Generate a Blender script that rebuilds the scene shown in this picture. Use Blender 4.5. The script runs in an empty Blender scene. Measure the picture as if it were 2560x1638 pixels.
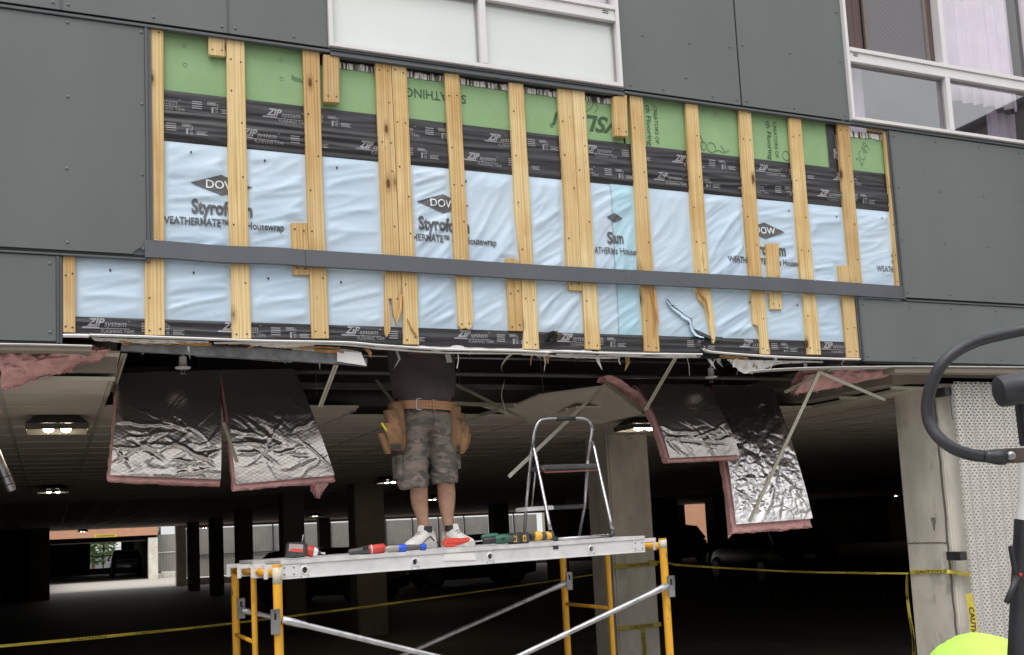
import bpy, bmesh, math, random
import numpy as np
from mathutils import Vector, Matrix, noise
random.seed(7)
scene = bpy.context.scene
COL = scene.collection
rad = math.radians

# ------------------------------------------------------------------ camera
FPX, CXP, CYP = 2633.68, 1280.0, 1039.46          # focal length and principal point of the 2560 x 1638 photograph
EYE = np.array([0.0, -5.9, 1.65])
def _rot(yaw, pit, roll):
    f = np.array([math.sin(yaw)*math.cos(pit), math.cos(yaw)*math.cos(pit), math.sin(pit)])
    r = np.array([math.cos(yaw), -math.sin(yaw), 0.0]); u = np.cross(r, f)
    c, s = math.cos(roll), math.sin(roll)
    return c*r + s*u, -s*r + c*u, f
RGT, UPV, FWD = _rot(rad(23.79221705), rad(6.24739479), rad(-2.86445728))
cam_d = bpy.data.cameras.new('camera'); cam = bpy.data.objects.new('camera', cam_d); COL.objects.link(cam)
cam.matrix_world = Matrix(((RGT[0], UPV[0], -FWD[0], EYE[0]), (RGT[1], UPV[1], -FWD[1], EYE[1]),
                           (RGT[2], UPV[2], -FWD[2], EYE[2]), (0, 0, 0, 1)))
cam_d.sensor_width = 36.0; cam_d.lens = 36.0*FPX/2560.0
cam_d.shift_y = (CYP-819.0)/2560.0
cam_d.clip_start = 0.05; cam_d.clip_end = 3000.0
scene.camera = cam

# ------------------------------------------------------------------ sky and sun (bright overcast)
SUN_EL, SUN_AZ = rad(60), rad(215)
world = bpy.data.worlds.new('World'); scene.world = world; world.use_nodes = True
wn, wl = world.node_tree.nodes, world.node_tree.links
wn.clear()
wo = wn.new('ShaderNodeOutputWorld'); bg = wn.new('ShaderNodeBackground'); sky = wn.new('ShaderNodeTexSky')
sky.sky_type = 'NISHITA'; sky.sun_disc = False; sky.sun_elevation = SUN_EL; sky.sun_rotation = SUN_AZ
sky.air_density = 1.0; sky.dust_density = 4.0; sky.ozone_density = 1.0
hs = wn.new('ShaderNodeHueSaturation'); hs.inputs['Saturation'].default_value = 0.22
wl.new(sky.outputs[0], hs.inputs['Color'])
cn = wn.new('ShaderNodeTexNoise'); cn.inputs['Scale'].default_value = 3.2; cn.inputs['Detail'].default_value = 5.0
cn.inputs['Roughness'].default_value = 0.55
cr = wn.new('ShaderNodeValToRGB'); cr.color_ramp.elements[0].position = 0.35; cr.color_ramp.elements[1].position = 0.68
cr.color_ramp.elements[0].color = (4.8, 4.95, 5.2, 1); cr.color_ramp.elements[1].color = (9.8, 9.8, 9.7, 1)
wl.new(cn.outputs['Fac'], cr.inputs['Fac'])
# an overcast sky is about three times brighter overhead than at the horizon, the same all round
wg = wn.new('ShaderNodeTexCoord'); wsep = wn.new('ShaderNodeSeparateXYZ'); wl.new(wg.outputs['Generated'], wsep.inputs[0])
wmr = wn.new('ShaderNodeMapRange'); wmr.inputs[1].default_value = 0.0; wmr.inputs[2].default_value = 1.0; wmr.inputs[3].default_value = 0.75; wmr.inputs[4].default_value = 1.5
wl.new(wsep.outputs[2], wmr.inputs[0])
wmul = wn.new('ShaderNodeMixRGB'); wmul.blend_type = 'MULTIPLY'; wmul.inputs[0].default_value = 1.0
wl.new(cr.outputs[0], wmul.inputs[1]); wl.new(wmr.outputs[0], wmul.inputs[2])
mx = wn.new('ShaderNodeMixRGB'); mx.inputs['Fac'].default_value = 0.72          # thick cloud cover over the clear sky
wl.new(hs.outputs[0], mx.inputs[1]); wl.new(wmul.outputs[0], mx.inputs[2])
wl.new(mx.outputs[0], bg.inputs['Color']); bg.inputs['Strength'].default_value = 0.12
wl.new(bg.outputs[0], wo.inputs[0])
sun_d = bpy.data.lights.new('sun', 'SUN'); sun_d.energy = 1.1; sun_d.angle = rad(35); sun_d.color = (1.0, 0.97, 0.93)
sun = bpy.data.objects.new('sun', sun_d); COL.objects.link(sun)
# the sun stands high to the left, behind the photographer
sun.rotation_euler = Vector((-0.35, -0.55, 1.15)).to_track_quat('Z', 'Y').to_euler()
sky.sun_rotation = math.atan2(-0.35, -0.55)
vs = scene.view_settings
vs.view_transform = 'Standard'; vs.look = 'None'; vs.exposure = 0.62; vs.gamma = 1.0; vs.use_curve_mapping = False
scene.cycles.max_bounces = 8; scene.cycles.use_denoising = True
scene.cycles.sample_clamp_indirect = 4.0

# ------------------------------------------------------------------ survey helpers: where a sight line meets a plane of the place
def ray(px, py): return FWD + RGT*(px-CXP)/FPX - UPV*(py-CYP)/FPX
def at(px, py, y=0.0):
    d = ray(px, py); return EYE + d*(y-EYE[1])/d[1]
def atz(px, py, z=0.0):
    d = ray(px, py); return EYE + d*(z-EYE[2])/d[2]
def far(px, py, dist):
    d = ray(px, py); return EYE + d*dist
ORG = {1: (0, 0), 2: (850, 0), 3: (1700, 0), 4: (0, 500), 5: (850, 500), 6: (1700, 500), 7: (0, 1088), 8: (850, 1088), 9: (1700, 1088)}
def sp(n, x, y): return ORG[n][0]+x/2.799, ORG[n][1]+y/2.799
def P(n, x, y, yy=0.0): return at(*sp(n, x, y), yy)

# ------------------------------------------------------------------ mesh helpers
class MB:
    def __init__(s): s.v = []; s.f = []
    def add(s, vs_, fs):
        o = len(s.v); s.v += [tuple(float(c) for c in v) for v in vs_]; s.f += [tuple(i+o for i in f) for f in fs]; return s
    def box(s, x0, x1, y0, y1, z0, z1):
        return s.add([(x0,y0,z0),(x1,y0,z0),(x1,y1,z0),(x0,y1,z0),(x0,y0,z1),(x1,y0,z1),(x1,y1,z1),(x0,y1,z1)],
                     [(0,3,2,1),(4,5,6,7),(0,1,5,4),(1,2,6,5),(2,3,7,6),(3,0,4,7)])
    def bar(s, a, b, w, h, up=(0,0,1)):
        a = Vector(a); b = Vector(b); d = (b-a).normalized(); u = Vector(up)
        r = d.cross(u)
        if r.length < 1e-4: r = d.cross(Vector((0,1,0)))
        r.normalize(); u = r.cross(d)
        vs_ = []
        for p in (a, b):
            for sr, su in ((-1,-1),(1,-1),(1,1),(-1,1)): vs_.append(p + r*sr*w/2 + u*su*h/2)
        return s.add(vs_, [(0,1,2,3),(7,6,5,4),(0,4,5,1),(1,5,6,2),(2,6,7,3),(3,7,4,0)])
    def tube(s, path, r, n=10, caps=True, ell=None):
        pts = [Vector(p) for p in path]; m = len(pts)
        rs = r if isinstance(r, (list, tuple)) else [r]*m
        t0 = (pts[1]-pts[0]).normalized()
        ref = Vector((0,0,1)) if abs(t0.z) < 0.9 else Vector((0,1,0))
        nrm = (ref - t0*ref.dot(t0)).normalized(); rings = []
        for i, p in enumerate(pts):
            t = ((pts[min(i+1,m-1)]-pts[max(i-1,0)])).normalized()
            nrm = (nrm - t*nrm.dot(t)).normalized(); bi = t.cross(nrm)
            e = ell[i] if ell else 1.0
            rings.append([p + (nrm*math.cos(2*math.pi*k/n)*e + bi*math.sin(2*math.pi*k/n))*rs[i] for k in range(n)])
        vs_ = [q for rg in rings for q in rg]; fs = []
        for i in range(m-1):
            for k in range(n): fs.append((i*n+k, i*n+(k+1)%n, (i+1)*n+(k+1)%n, (i+1)*n+k))
        if caps: fs += [tuple(range(n-1,-1,-1)), tuple(range((m-1)*n, m*n))]
        return s.add(vs_, fs)
    def prism(s, poly, y0, y1):
        n = len(poly)
        vs_ = [(p[0], y0, p[1]) for p in poly] + [(p[0], y1, p[1]) for p in poly]
        return s.add(vs_, [tuple(range(n)), tuple(range(2*n-1, n-1, -1))] + [(i, (i+1)%n+0, n+(i+1)%n, n+i) for i in range(n)])
    def loft(s, rings, cap=True):
        n = len(rings[0]); m = len(rings)
        vs_ = [q for rg in rings for q in rg]; fs = []
        for i in range(m-1):
            for k in range(n): fs.append((i*n+k, i*n+(k+1)%n, (i+1)*n+(k+1)%n, (i+1)*n+k))
        if cap: fs += [tuple(range(n-1,-1,-1)), tuple(range((m-1)*n, m*n))]
        return s.add(vs_, fs)
    def lathe(s, c, axis, prof, n=16):
        c = Vector(c); ax = Vector(axis).normalized(); ref = Vector((0,0,1)) if abs(ax.z) < .9 else Vector((1,0,0))
        u = ax.cross(ref).normalized(); w = ax.cross(u)
        return s.loft([[c+ax*h+(u*math.cos(2*math.pi*k/n)+w*math.sin(2*math.pi*k/n))*max(r,1e-4) for k in range(n)] for h, r in prof])
    def ell(s, c, r, rot=None, nu=14, nv=9):
        c = Vector(c); vs_ = []; fs = []
        for i in range(nv+1):
            th = math.pi*i/nv
            for k in range(nu):
                ph = 2*math.pi*k/nu
                q = Vector((r[0]*math.sin(th)*math.cos(ph), r[1]*math.sin(th)*math.sin(ph), r[2]*math.cos(th)))
                if rot is not None: q = rot @ q
                vs_.append(c+q)
        for i in range(nv):
            for k in range(nu): fs.append((i*nu+k, i*nu+(k+1)%nu, (i+1)*nu+(k+1)%nu, (i+1)*nu+k))
        return s.add(vs_, fs)
    def grid(s, nu, nv, fn):
        vs_ = [fn(i/(nu-1), j/(nv-1)) for j in range(nv) for i in range(nu)]
        return s.add(vs_, [(j*nu+i, j*nu+i+1, (j+1)*nu+i+1, (j+1)*nu+i) for j in range(nv-1) for i in range(nu-1)])

ROOT = {}
def link(o): COL.objects.link(o); return o
def thing(name, label, cat, loc=(0,0,0), group=None):
    o = bpy.data.objects.new(name, None); link(o); o.location = Vector(loc); o.empty_display_size = 0.1
    o['label'] = label; o['category'] = cat
    if group: o['group'] = group
    ROOT[o.name] = Vector(loc); return o
def tag(o, label, cat, group=None):
    o['label'] = label; o['category'] = cat
    if group: o['group'] = group
    return o
def mk(name, mb, mat, parent=None, smooth=False, kind=None, base=None, bevel=0.0, label=None, recalc=True, auto=None):
    """one mesh object; vertices are given in world metres and stored relative to the thing's base"""
    if parent is not None: off = ROOT[parent.name]
    else: off = Vector(base) if base is not None else Vector((0,0,0))
    me = bpy.data.meshes.new(name)
    me.from_pydata([(v[0]-off.x, v[1]-off.y, v[2]-off.z) for v in mb.v], [], mb.f); me.update()
    if recalc or bevel:
        bm = bmesh.new(); bm.from_mesh(me)
        bmesh.ops.remove_doubles(bm, verts=bm.verts, dist=1e-5)
        if recalc: bmesh.ops.recalc_face_normals(bm, faces=bm.faces)
        if bevel:
            es = [e for e in bm.edges if len(e.link_faces) == 2 and e.calc_face_angle(0) > 0.6]
            bmesh.ops.bevel(bm, geom=es, offset=bevel, segments=2, affect='EDGES', clamp_overlap=True)
        bm.to_mesh(me); bm.free()
    me.materials.append(mat)
    if smooth:
        for p in me.polygons: p.use_smooth = True
        if auto:
            bm = bmesh.new(); bm.from_mesh(me)
            for e in bm.edges:
                if len(e.link_faces) == 2 and e.calc_face_angle(0) > auto: e.smooth = False
            bm.to_mesh(me); bm.free()
    o = bpy.data.objects.new(name, me); link(o)
    if parent is not None: o.parent = parent
    else: o.location = off
    if kind: o['kind'] = kind
    if label: o['label'] = label
    ROOT[o.name] = off
    return o
def copy_of(o, parent, loc=None):
    c = o.copy(); link(c); c.parent = parent
    if loc is not None: c.location = loc
    ROOT[c.name] = ROOT[parent.name] if parent else Vector(loc); return c
def smooth_path(pts, n=6):
    pts = [Vector(p) for p in pts]; out = []
    for i in range(len(pts)-1):
        p0 = pts[max(i-1,0)]; p1 = pts[i]; p2 = pts[i+1]; p3 = pts[min(i+2,len(pts)-1)]
        for k in range(n):
            t = k/n
            out.append(0.5*((2*p1)+(p2-p0)*t+(2*p0-5*p1+4*p2-p3)*t*t+(3*p1-p0-3*p2+p3)*t*t*t))
    return out+[pts[-1]]
def nz(x, y, z=0.0): return noise.noise((x, y, z))

# ------------------------------------------------------------------ materials
def _new(name):
    m = bpy.data.materials.new(name); m.use_nodes = True
    nt = m.node_tree; b = nt.nodes['Principled BSDF']; return m, nt.nodes, nt.links, b
def _coord(n, l, sc=(1,1,1), rnd=False, kind='Object'):
    tc = n.new('ShaderNodeTexCoord'); mp = n.new('ShaderNodeMapping'); mp.inputs['Scale'].default_value = sc
    l.new(tc.outputs[kind], mp.inputs[0])
    if rnd:
        oi = n.new('ShaderNodeObjectInfo'); mul = n.new('ShaderNodeMath'); mul.operation = 'MULTIPLY'; mul.inputs[1].default_value = 37.0
        l.new(oi.outputs['Random'], mul.inputs[0]); l.new(mul.outputs[0], mp.inputs['Location'])
    return mp
def _noise(n, l, co, scale, detail=4, rough=.55):
    t = n.new('ShaderNodeTexNoise'); t.inputs['Scale'].default_value = scale; t.inputs['Detail'].default_value = detail
    t.inputs['Roughness'].default_value = rough; l.new(co.outputs[0], t.inputs['Vector']); return t
def _ramp(n, l, src, stops):
    r = n.new('ShaderNodeValToRGB'); e = r.color_ramp.elements
    e[0].position, e[0].color = stops[0][0], (*stops[0][1], 1); e[1].position, e[1].color = stops[-1][0], (*stops[-1][1], 1)
    for p, c in stops[1:-1]:
        k = e.new(p); k.color = (*c, 1)
    l.new(src, r.inputs['Fac']); return r
def _mix(n, l, fac, a, b, mode='MIX'):
    m = n.new('ShaderNodeMixRGB'); m.blend_type = mode
    for i, v in ((0, fac), (1, a), (2, b)):
        if hasattr(v, 'links'): l.new(v, m.inputs[i])
        elif i == 0: m.inputs[0].default_value = v
        else: m.inputs[i].default_value = (*v, 1)
    return m.outputs[0]
def _bump(n, l, b, h, strength, dist=.01):
    bp = n.new('ShaderNodeBump'); bp.inputs['Strength'].default_value = strength; bp.inputs['Distance'].default_value = dist
    l.new(h, bp.inputs['Height']); l.new(bp.outputs[0], b.inputs['Normal']); return bp
def mat(name, col, rough=.6, metal=0., var=.12, vs_=7., bump=0., bs=60., spec=.5, sc=(1,1,1), rvar=.1, dirt=None, rnd=True):
    m, n, l, b = _new(name); co = _coord(n, l, sc, rnd)
    t = _noise(n, l, co, vs_)
    lo = tuple(c*(1-var) for c in col); hi = tuple(min(1, c*(1+var)) for c in col)
    base = _ramp(n, l, t.outputs['Fac'], [(.3, lo), (.7, hi)]).outputs[0]
    if dirt:
        t2 = _noise(n, l, co, dirt[1], 8, .65)
        f = _ramp(n, l, t2.outputs['Fac'], [(dirt[2], (0,0,0)), (dirt[2]+.1, (1,1,1))])
        base = _mix(n, l, f.outputs[0], base, dirt[0])
    l.new(base, b.inputs['Base Color'])
    rr = _ramp(n, l, t.outputs['Fac'], [(.3, (max(0,rough-rvar),)*3), (.7, (min(1,rough+rvar),)*3)])
    l.new(rr.outputs[0], b.inputs['Roughness'])
    b.inputs['Metallic'].default_value = metal; b.inputs['Specular IOR Level'].default_value = spec
    if bump:
        t3 = _noise(n, l, co, bs, 5); _bump(n, l, b, t3.outputs['Fac'], bump)
    return m
def plain(name, col, rough=.6, metal=0.):
    m, n, l, b = _new(name); b.inputs['Base Color'].default_value = (*col, 1); b.inputs['Roughness'].default_value = rough
    b.inputs['Metallic'].default_value = metal; return m
def emit(name, col, strength):
    m, n, l, b = _new(name); b.inputs['Base Color'].default_value = (*col, 1)
    b.inputs['Emission Color'].default_value = (*col, 1); b.inputs['Emission Strength'].default_value = strength; return m

def wood_mat(name, c0, c1, knots=True):
    m, n, l, b = _new(name); co = _coord(n, l, (14, 14, .55), True)
    t = _noise(n, l, co, 2.2, 6, .6)
    w = n.new('ShaderNodeTexWave'); w.wave_type = 'BANDS'; w.bands_direction = 'X'; w.inputs['Scale'].default_value = 1.3
    w.inputs['Distortion'].default_value = 9.; w.inputs['Detail'].default_value = 3; w.inputs['Detail Scale'].default_value = .5
    l.new(co.outputs[0], w.inputs['Vector'])
    g = _mix(n, l, .36, t.outputs['Fac'], w.outputs['Fac'])
    base = _ramp(n, l, g, [(.25, c1), (.5, c0), (.8, tuple(min(1, c*1.06) for c in c0))]).outputs[0]
    co2 = _coord(n, l, (1, 1, 1), True)
    big = _noise(n, l, co2, 2.4, 3)
    st = _ramp(n, l, big.outputs['Fac'], [(.36, (.82, .70, .56)), (.58, (1, 1, 1))])
    base = _mix(n, l, .75, base, st.outputs[0], 'MULTIPLY')
    fg = _noise(n, l, _coord(n, l, (85, 85, 1.6), True), 1.0, 4)
    base = _mix(n, l, .8, base, _ramp(n, l, fg.outputs['Fac'], [(.38, (.80, .72, .62)), (.56, (1, 1, 1))]).outputs[0], 'MULTIPLY')
    dm = _noise(n, l, _coord(n, l, (16, 16, 7), True), 1.0, 5, .7)
    base = _mix(n, l, _ramp(n, l, dm.outputs['Fac'], [(.66, (0,0,0)), (.74, (.75,.75,.75))]).outputs[0], base, (.24, .13, .055))
    oi = n.new('ShaderNodeObjectInfo')
    pr = _ramp(n, l, oi.outputs['Random'], [(0., (1, 1, 1)), (.35, (.96, .93, .86)), (.7, (.88, .82, .74)), (1., (.74, .66, .58))])
    base = _mix(n, l, 1., base, pr.outputs[0], 'MULTIPLY')
    if knots:
        co3 = _coord(n, l, (7, 7, 2.6), True); v = n.new('ShaderNodeTexVoronoi'); v.inputs['Scale'].default_value = 1.0
        l.new(co3.outputs[0], v.inputs['Vector'])
        k = _ramp(n, l, v.outputs['Distance'], [(.07, (1,1,1)), (.095, (.42,.42,.42)), (.20, (0,0,0))])
        base = _mix(n, l, k.outputs[0], base, (.13, .055, .018))
    l.new(base, b.inputs['Base Color']); b.inputs['Roughness'].default_value = .72; b.inputs['Specular IOR Level'].default_value = .25
    _bump(n, l, b, g, .25, .002)
    return m

M = {}
M['panel'] = mat('cladding_paint', (.120, .137, .133), .42, 0, .12, .8, .03, 300, .4, sc=(1,1,.5))
M['trim'] = mat('trim_metal', (.085, .093, .102), .38, .0, .08, 5, .03, 60)
M['rail'] = mat('rail_metal', (.098, .105, .118), .36, .25, .10, 4, .06, 40, dirt=((.36,.36,.37), 22, .66))
M['rivet'] = plain('rivet_metal', (.13, .145, .138), .4, .1)
M['gap'] = plain('dark_gap', (.012, .012, .013), .9)
M['wood'] = wood_mat('furring_wood', (.78, .63, .365), (.64, .475, .235))
M['split'] = wood_mat('split_wood', (.66, .43, .19), (.50, .27, .09), False)
M['osb'] = mat('strand_board', (.36, .20, .085), .85, 0, .35, 30, .2, 50)
M['white_metal'] = mat('white_drip_metal', (.70, .69, .68), .35, .0, .08, 8, .08, 40, dirt=((.25,.20,.17), 14, .66))
M['chan'] = mat('channel_steel', (.14, .142, .145), .45, .3, .4, 14, .12, 30)
M['machine'] = mat('machine_paint', (.027, .028, .034), .45, .0, .25, 10, .10, 50, dirt=((.12,.12,.12), 30, .68))
M['galv'] = mat('galvanised_steel', (.34, .345, .36), .38, .75, .18, 6, .08, 30)
M['alu'] = mat('aluminium', (.76, .745, .765), .38, .3, .08, 9, .05, 50, dirt=((.33,.33,.35), 10, .64))
M['alu_top'] = mat('aluminium_lip', (.68, .67, .67), .42, .3, .12, 12, .05, 50)
M['tube'] = mat('galvanised_tube', (.52, .52, .54), .34, .7, .22, 14, .10, 60, dirt=((.30,.29,.28), 24, .60))
M['chrome'] = mat('ladder_steel', (.42, .41, .43), .25, .85, .2, 12)
M['black'] = mat('black_plastic', (.022, .022, .024), .5, 0, .2, 20)
M['dark'] = mat('dark_steel', (.035, .036, .040), .42, .1, .25, 12, .06, 80)
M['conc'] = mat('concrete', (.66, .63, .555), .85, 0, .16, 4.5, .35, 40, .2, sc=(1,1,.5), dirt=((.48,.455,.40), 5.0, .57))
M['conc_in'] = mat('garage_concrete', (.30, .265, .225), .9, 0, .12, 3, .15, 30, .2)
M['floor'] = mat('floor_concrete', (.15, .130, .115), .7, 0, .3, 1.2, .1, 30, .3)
M['asphalt'] = mat('asphalt', (.055, .054, .055), .9, 0, .2, 2, .3, 80, .3)
M['tile'] = mat('ceiling_tile', (.64, .58, .50), .9, 0, .06, 3, .08, 120, .15)
M['tbar'] = mat('grid_bar_paint', (.56, .545, .45), .5, .1, .1, 8)
M['olive'] = mat('grid_bar_back', (.33, .32, .225), .5, .15, .15, 8)
M['steel_shade'] = plain('steel_and_shade', (.045, .04, .035), .7)  # dark pipe steel, also used as painted shade in the void and rear
M['pipe'] = mat('sprinkler_pipe', (.10, .095, .085), .5, .2, .2, 10)
M['pink'] = mat('pink_fibreglass', (.66, .375, .365), .95, 0, .20, 18, .7, 50, .1)
M['paper'] = mat('torn_paper', (.62, .60, .58), .8, 0, .15, 20, .3, 30, .2, dirt=((.18,.11,.08), 18, .6))
M['print_grey'] = plain('tape_print', (.30, .295, .31), .6)
M['print_wrap'] = mat('wrap_print', (.105, .105, .112), .7, 0, .1, 60)
M['print_white'] = plain('wrap_print_white', (.72, .75, .78), .7)
M['print_green'] = plain('sheathing_print', (.055, .105, .05), .8)
M['pen'] = plain('marker_pen', (.135, .235, .110), .8)
M['yellow'] = mat('scaffold_yellow', (.70, .35, .024), .5, 0, .18, 10, .10, 50, sc=(1,1,.35), dirt=((.16,.09,.04), 34, .60))
M['chip'] = mat('worn_primer', (.62, .56, .44), .6, 0, .15, 30, dirt=((.30,.16,.05), 30, .56))
M['caution'] = mat('caution_plastic', (.54, .44, .06), .45, 0, .08, 20)
M['ink'] = plain('caution_ink', (.018, .017, .015), .6)
M['frame'] = mat('window_aluminium', (.70, .68, .685), .38, .05, .04, 4)
M['brown'] = mat('brown_blind', (.10, .065, .06), .7, 0, .1, 5)
M['curtain'] = mat('white_curtain', (.80, .75, .80), .85, 0, .06, 4)
M['room'] = mat('room_wall', (.62, .58, .60), .9, 0, .05, 2)
M['skin'] = mat('skin', (.40, .232, .160), .52, 0, .16, 22, .18, 130, .3, dirt=((.27,.15,.10), 60, .62))
M['shirt'] = mat('dark_shirt', (.082, .070, .070), .9, 0, .15, 9, .15, 120, .1)
M['leather'] = mat('tan_leather', (.215, .115, .052), .66, 0, .32, 11, .25, 60, dirt=((.085,.045,.02), 9, .55))
M['belt'] = mat('belt_leather', (.40, .20, .10), .55, 0, .15, 16, .08, 80)
M['shoe'] = mat('white_shoe', (.66, .63, .60), .6, 0, .08, 20, .1, 60)
M['sole'] = mat('shoe_sole', (.52, .50, .48), .7, 0, .1, 15)
M['red'] = mat('red_plastic', (.50, .045, .032), .4, 0, .1, 20)
M['redbright'] = mat('bright_red_plastic', (.66, .075, .05), .4, 0, .08, 20)
M['blue'] = mat('blue_plastic', (.02, .085, .55), .4, 0, .1, 20)
M['greentool'] = mat('green_plastic', (.02, .105, .062), .45, 0, .15, 20)
M['yeltool'] = mat('yellow_plastic', (.66, .37, .045), .45, 0, .1, 20)
M['grey_tool'] = mat('charcoal_plastic', (.052, .052, .054), .5, 0, .15, 20)
M['lime'] = mat('lime_shirt', (.50, .82, .14), .85, 0, .05, 5, .15, 14, .1)
M['white'] = mat('white_paint', (.74, .72, .71), .45, 0, .04, 5)
M['orange'] = mat('orange_stucco', (.50, .26, .16), .85, 0, .08, 2, .1, 30)
M['corr'] = mat('corrugated_screen', (.27, .26, .24), .5, .1, .08, 2)
M['carpaint_d'] = plain('car_paint_black', (.012, .012, .014), .25)
M['carpaint_s'] = plain('car_paint_silver', (.30, .30, .31), .3, .5)
M['carpaint_t'] = plain('car_paint_tan', (.16, .125, .095), .3, .3)
M['tyre'] = plain('tyre_rubber', (.015, .015, .015), .85)
M['glassdark'] = plain('car_glass', (.015, .017, .019), .06)
M['lamp_red'] = plain('tail_lamp', (.25, .01, .01), .3)
M['lamp'] = emit('lamp_bulb', (1.0, .88, .64), 30.0)
M['perf'] = mat('perforated_steel', (.55, .53, .505), .42, .1, .05, 6)
M['leaf'] = mat('foliage', (.07, .12, .03), .8, 0, .4, 8)

def streak():
    m, n, l, b = _new('streaked_paper'); t = _noise(n, l, _coord(n, l, (75, 1, 5)), 1.0, 3)
    l.new(_ramp(n, l, t.outputs['Fac'], [(.40, (.05, .035, .03)), (.47, (.30, .28, .26)), (.53, (.74, .72, .69))]).outputs[0], b.inputs['Base Color'])
    b.inputs['Roughness'].default_value = .8; return m
M['streak'] = streak()
def sheathing():
    m, n, l, b = _new('green_sheathing'); co = _coord(n, l)
    t = _noise(n, l, co, 3.5, 5)
    base = _ramp(n, l, t.outputs['Fac'], [(.3, (.240, .385, .190)), (.7, (.295, .445, .235))]).outputs[0]
    v = _noise(n, l, co, 60, 3); base = _mix(n, l, .12, base, v.outputs['Color'], 'OVERLAY')
    l.new(base, b.inputs['Base Color']); b.inputs['Roughness'].default_value = .75; b.inputs['Specular IOR Level'].default_value = .25
    _bump(n, l, b, v.outputs['Fac'], .2, .002); return m
M['green'] = sheathing()
def tape_mat():
    m, n, l, b = _new('black_flashing_tape'); co = _coord(n, l, (1, 1, 6))
    t = _noise(n, l, co, 6, 5)
    l.new(_ramp(n, l, t.outputs['Fac'], [(.3, (.018, .017, .020)), (.7, (.034, .032, .036))]).outputs[0], b.inputs['Base Color'])
    b.inputs['Roughness'].default_value = .36; b.inputs['Specular IOR Level'].default_value = .5
    t2 = _noise(n, l, _coord(n, l, (2.2, 1, 40)), 7, 3); _bump(n, l, b, t2.outputs['Fac'], .35, .004); return m
M['tape'] = tape_mat()
def wrap_mat(name, c0, c1):
    m, n, l, b = _new(name); co = _coord(n, l)
    t = _noise(n, l, co, 1.6, 5)
    l.new(_ramp(n, l, t.outputs['Fac'], [(.35, c0), (.65, c1)]).outputs[0], b.inputs['Base Color'])
    b.inputs['Roughness'].default_value = .46; b.inputs['Specular IOR Level'].default_value = .4
    t2 = _noise(n, l, _coord(n, l, (3, 1, 9)), 5, 4); _bump(n, l, b, t2.outputs['Fac'], .18, .006); return m
M['wrap'] = wrap_mat('blue_housewrap', (.475, .605, .735), (.545, .655, .765))
M['wrap2'] = wrap_mat('cyan_housewrap', (.39, .60, .72), (.43, .635, .735))
def foil_mat(name, rough, col, scrim):
    m, n, l, b = _new(name); b.inputs['Metallic'].default_value = .88 if scrim else .96; b.inputs['Roughness'].default_value = rough
    b.inputs['Base Color'].default_value = (*col, 1)
    co = _coord(n, l); t = _noise(n, l, co, 30, 6, .6)
    if scrim:
        h = t.outputs['Color']
        for sx in (1, -1):
            mp = n.new('ShaderNodeMapping'); mp.inputs['Rotation'].default_value = (0, rad(28*sx), 0); l.new(co.outputs[0], mp.inputs[0])
            w = n.new('ShaderNodeTexWave'); w.bands_direction = 'Z'; w.inputs['Scale'].default_value = 15; l.new(mp.outputs[0], w.inputs['Vector'])
            r = _ramp(n, l, w.outputs['Fac'], [(.86, (0,0,0)), (.98, (1,1,1))])
            h = _mix(n, l, .22, h, r.outputs[0], 'ADD')
        _bump(n, l, b, h, .22, .005)
    else: _bump(n, l, b, t.outputs['Color'], .5, .008)
    return m
M['foil'] = foil_mat('foil_facing', .20, (.56, .515, .48), True)
M['foil_bright'] = foil_mat('crumpled_foil', .22, (.80, .77, .76), False)
def camo():
    m, n, l, b = _new('camouflage_cotton'); co = _coord(n, l, (1, 1, 2.2))
    a = _noise(n, l, co, 8.5, 2); c = _noise(n, l, _coord(n, l, (1.2, 1, 2.6)), 10, 2); d = _noise(n, l, _coord(n, l, (.8, 1, 1.6)), 14, 3)
    base = _ramp(n, l, a.outputs['Fac'], [(.46, (.108, .098, .086)), (.50, (.160, .142, .122))]).outputs[0]
    base = _mix(n, l, _ramp(n, l, c.outputs['Fac'], [(.55, (0,0,0)), (.57, (1,1,1))]).outputs[0], base, (.215, .172, .146))
    base = _mix(n, l, _ramp(n, l, d.outputs['Fac'], [(.60, (0,0,0)), (.62, (1,1,1))]).outputs[0], base, (.098, .090, .083))
    l.new(base, b.inputs['Base Color']); b.inputs['Roughness'].default_value = .9; b.inputs['Specular IOR Level'].default_value = .15
    _bump(n, l, b, d.outputs['Fac'], .25, .01); return m
M['camo'] = camo()
def glass(name, tint, ior=1.5):
    """thin pane: a clear sheet whose reflection follows the viewing angle"""
    m, n, l, b = _new(name); n.remove(b); out = [x for x in n if x.type == 'OUTPUT_MATERIAL'][0]
    tr = n.new('ShaderNodeBsdfTransparent'); tr.inputs[0].default_value = (*tint, 1)
    gl = n.new('ShaderNodeBsdfGlossy'); gl.inputs['Roughness'].default_value = .02
    fr = n.new('ShaderNodeFresnel'); fr.inputs['IOR'].default_value = ior
    gm = n.new('ShaderNodeNewGeometry'); mm = n.new('ShaderNodeMath'); mm.operation = 'SUBTRACT'; mm.inputs[0].default_value = 1.0
    l.new(gm.outputs['Backfacing'], mm.inputs[1]); m2 = n.new('ShaderNodeMath'); m2.operation = 'MULTIPLY'; l.new(fr.outputs[0], m2.inputs[0]); l.new(mm.outputs[0], m2.inputs[1])
    mxs = n.new('ShaderNodeMixShader'); l.new(m2.outputs[0], mxs.inputs[0]); l.new(tr.outputs[0], mxs.inputs[1]); l.new(gl.outputs[0], mxs.inputs[2])
    l.new(mxs.outputs[0], out.inputs[0]); return m
M['glass'] = glass('window_glass', (.92, .90, .94), 4.0)
M['glass_thin'] = glass('curtained_glass', (.97, .96, .98), 2.4)
M['clear'] = glass('lamp_glass', (.8, .8, .75), 1.45)
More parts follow.
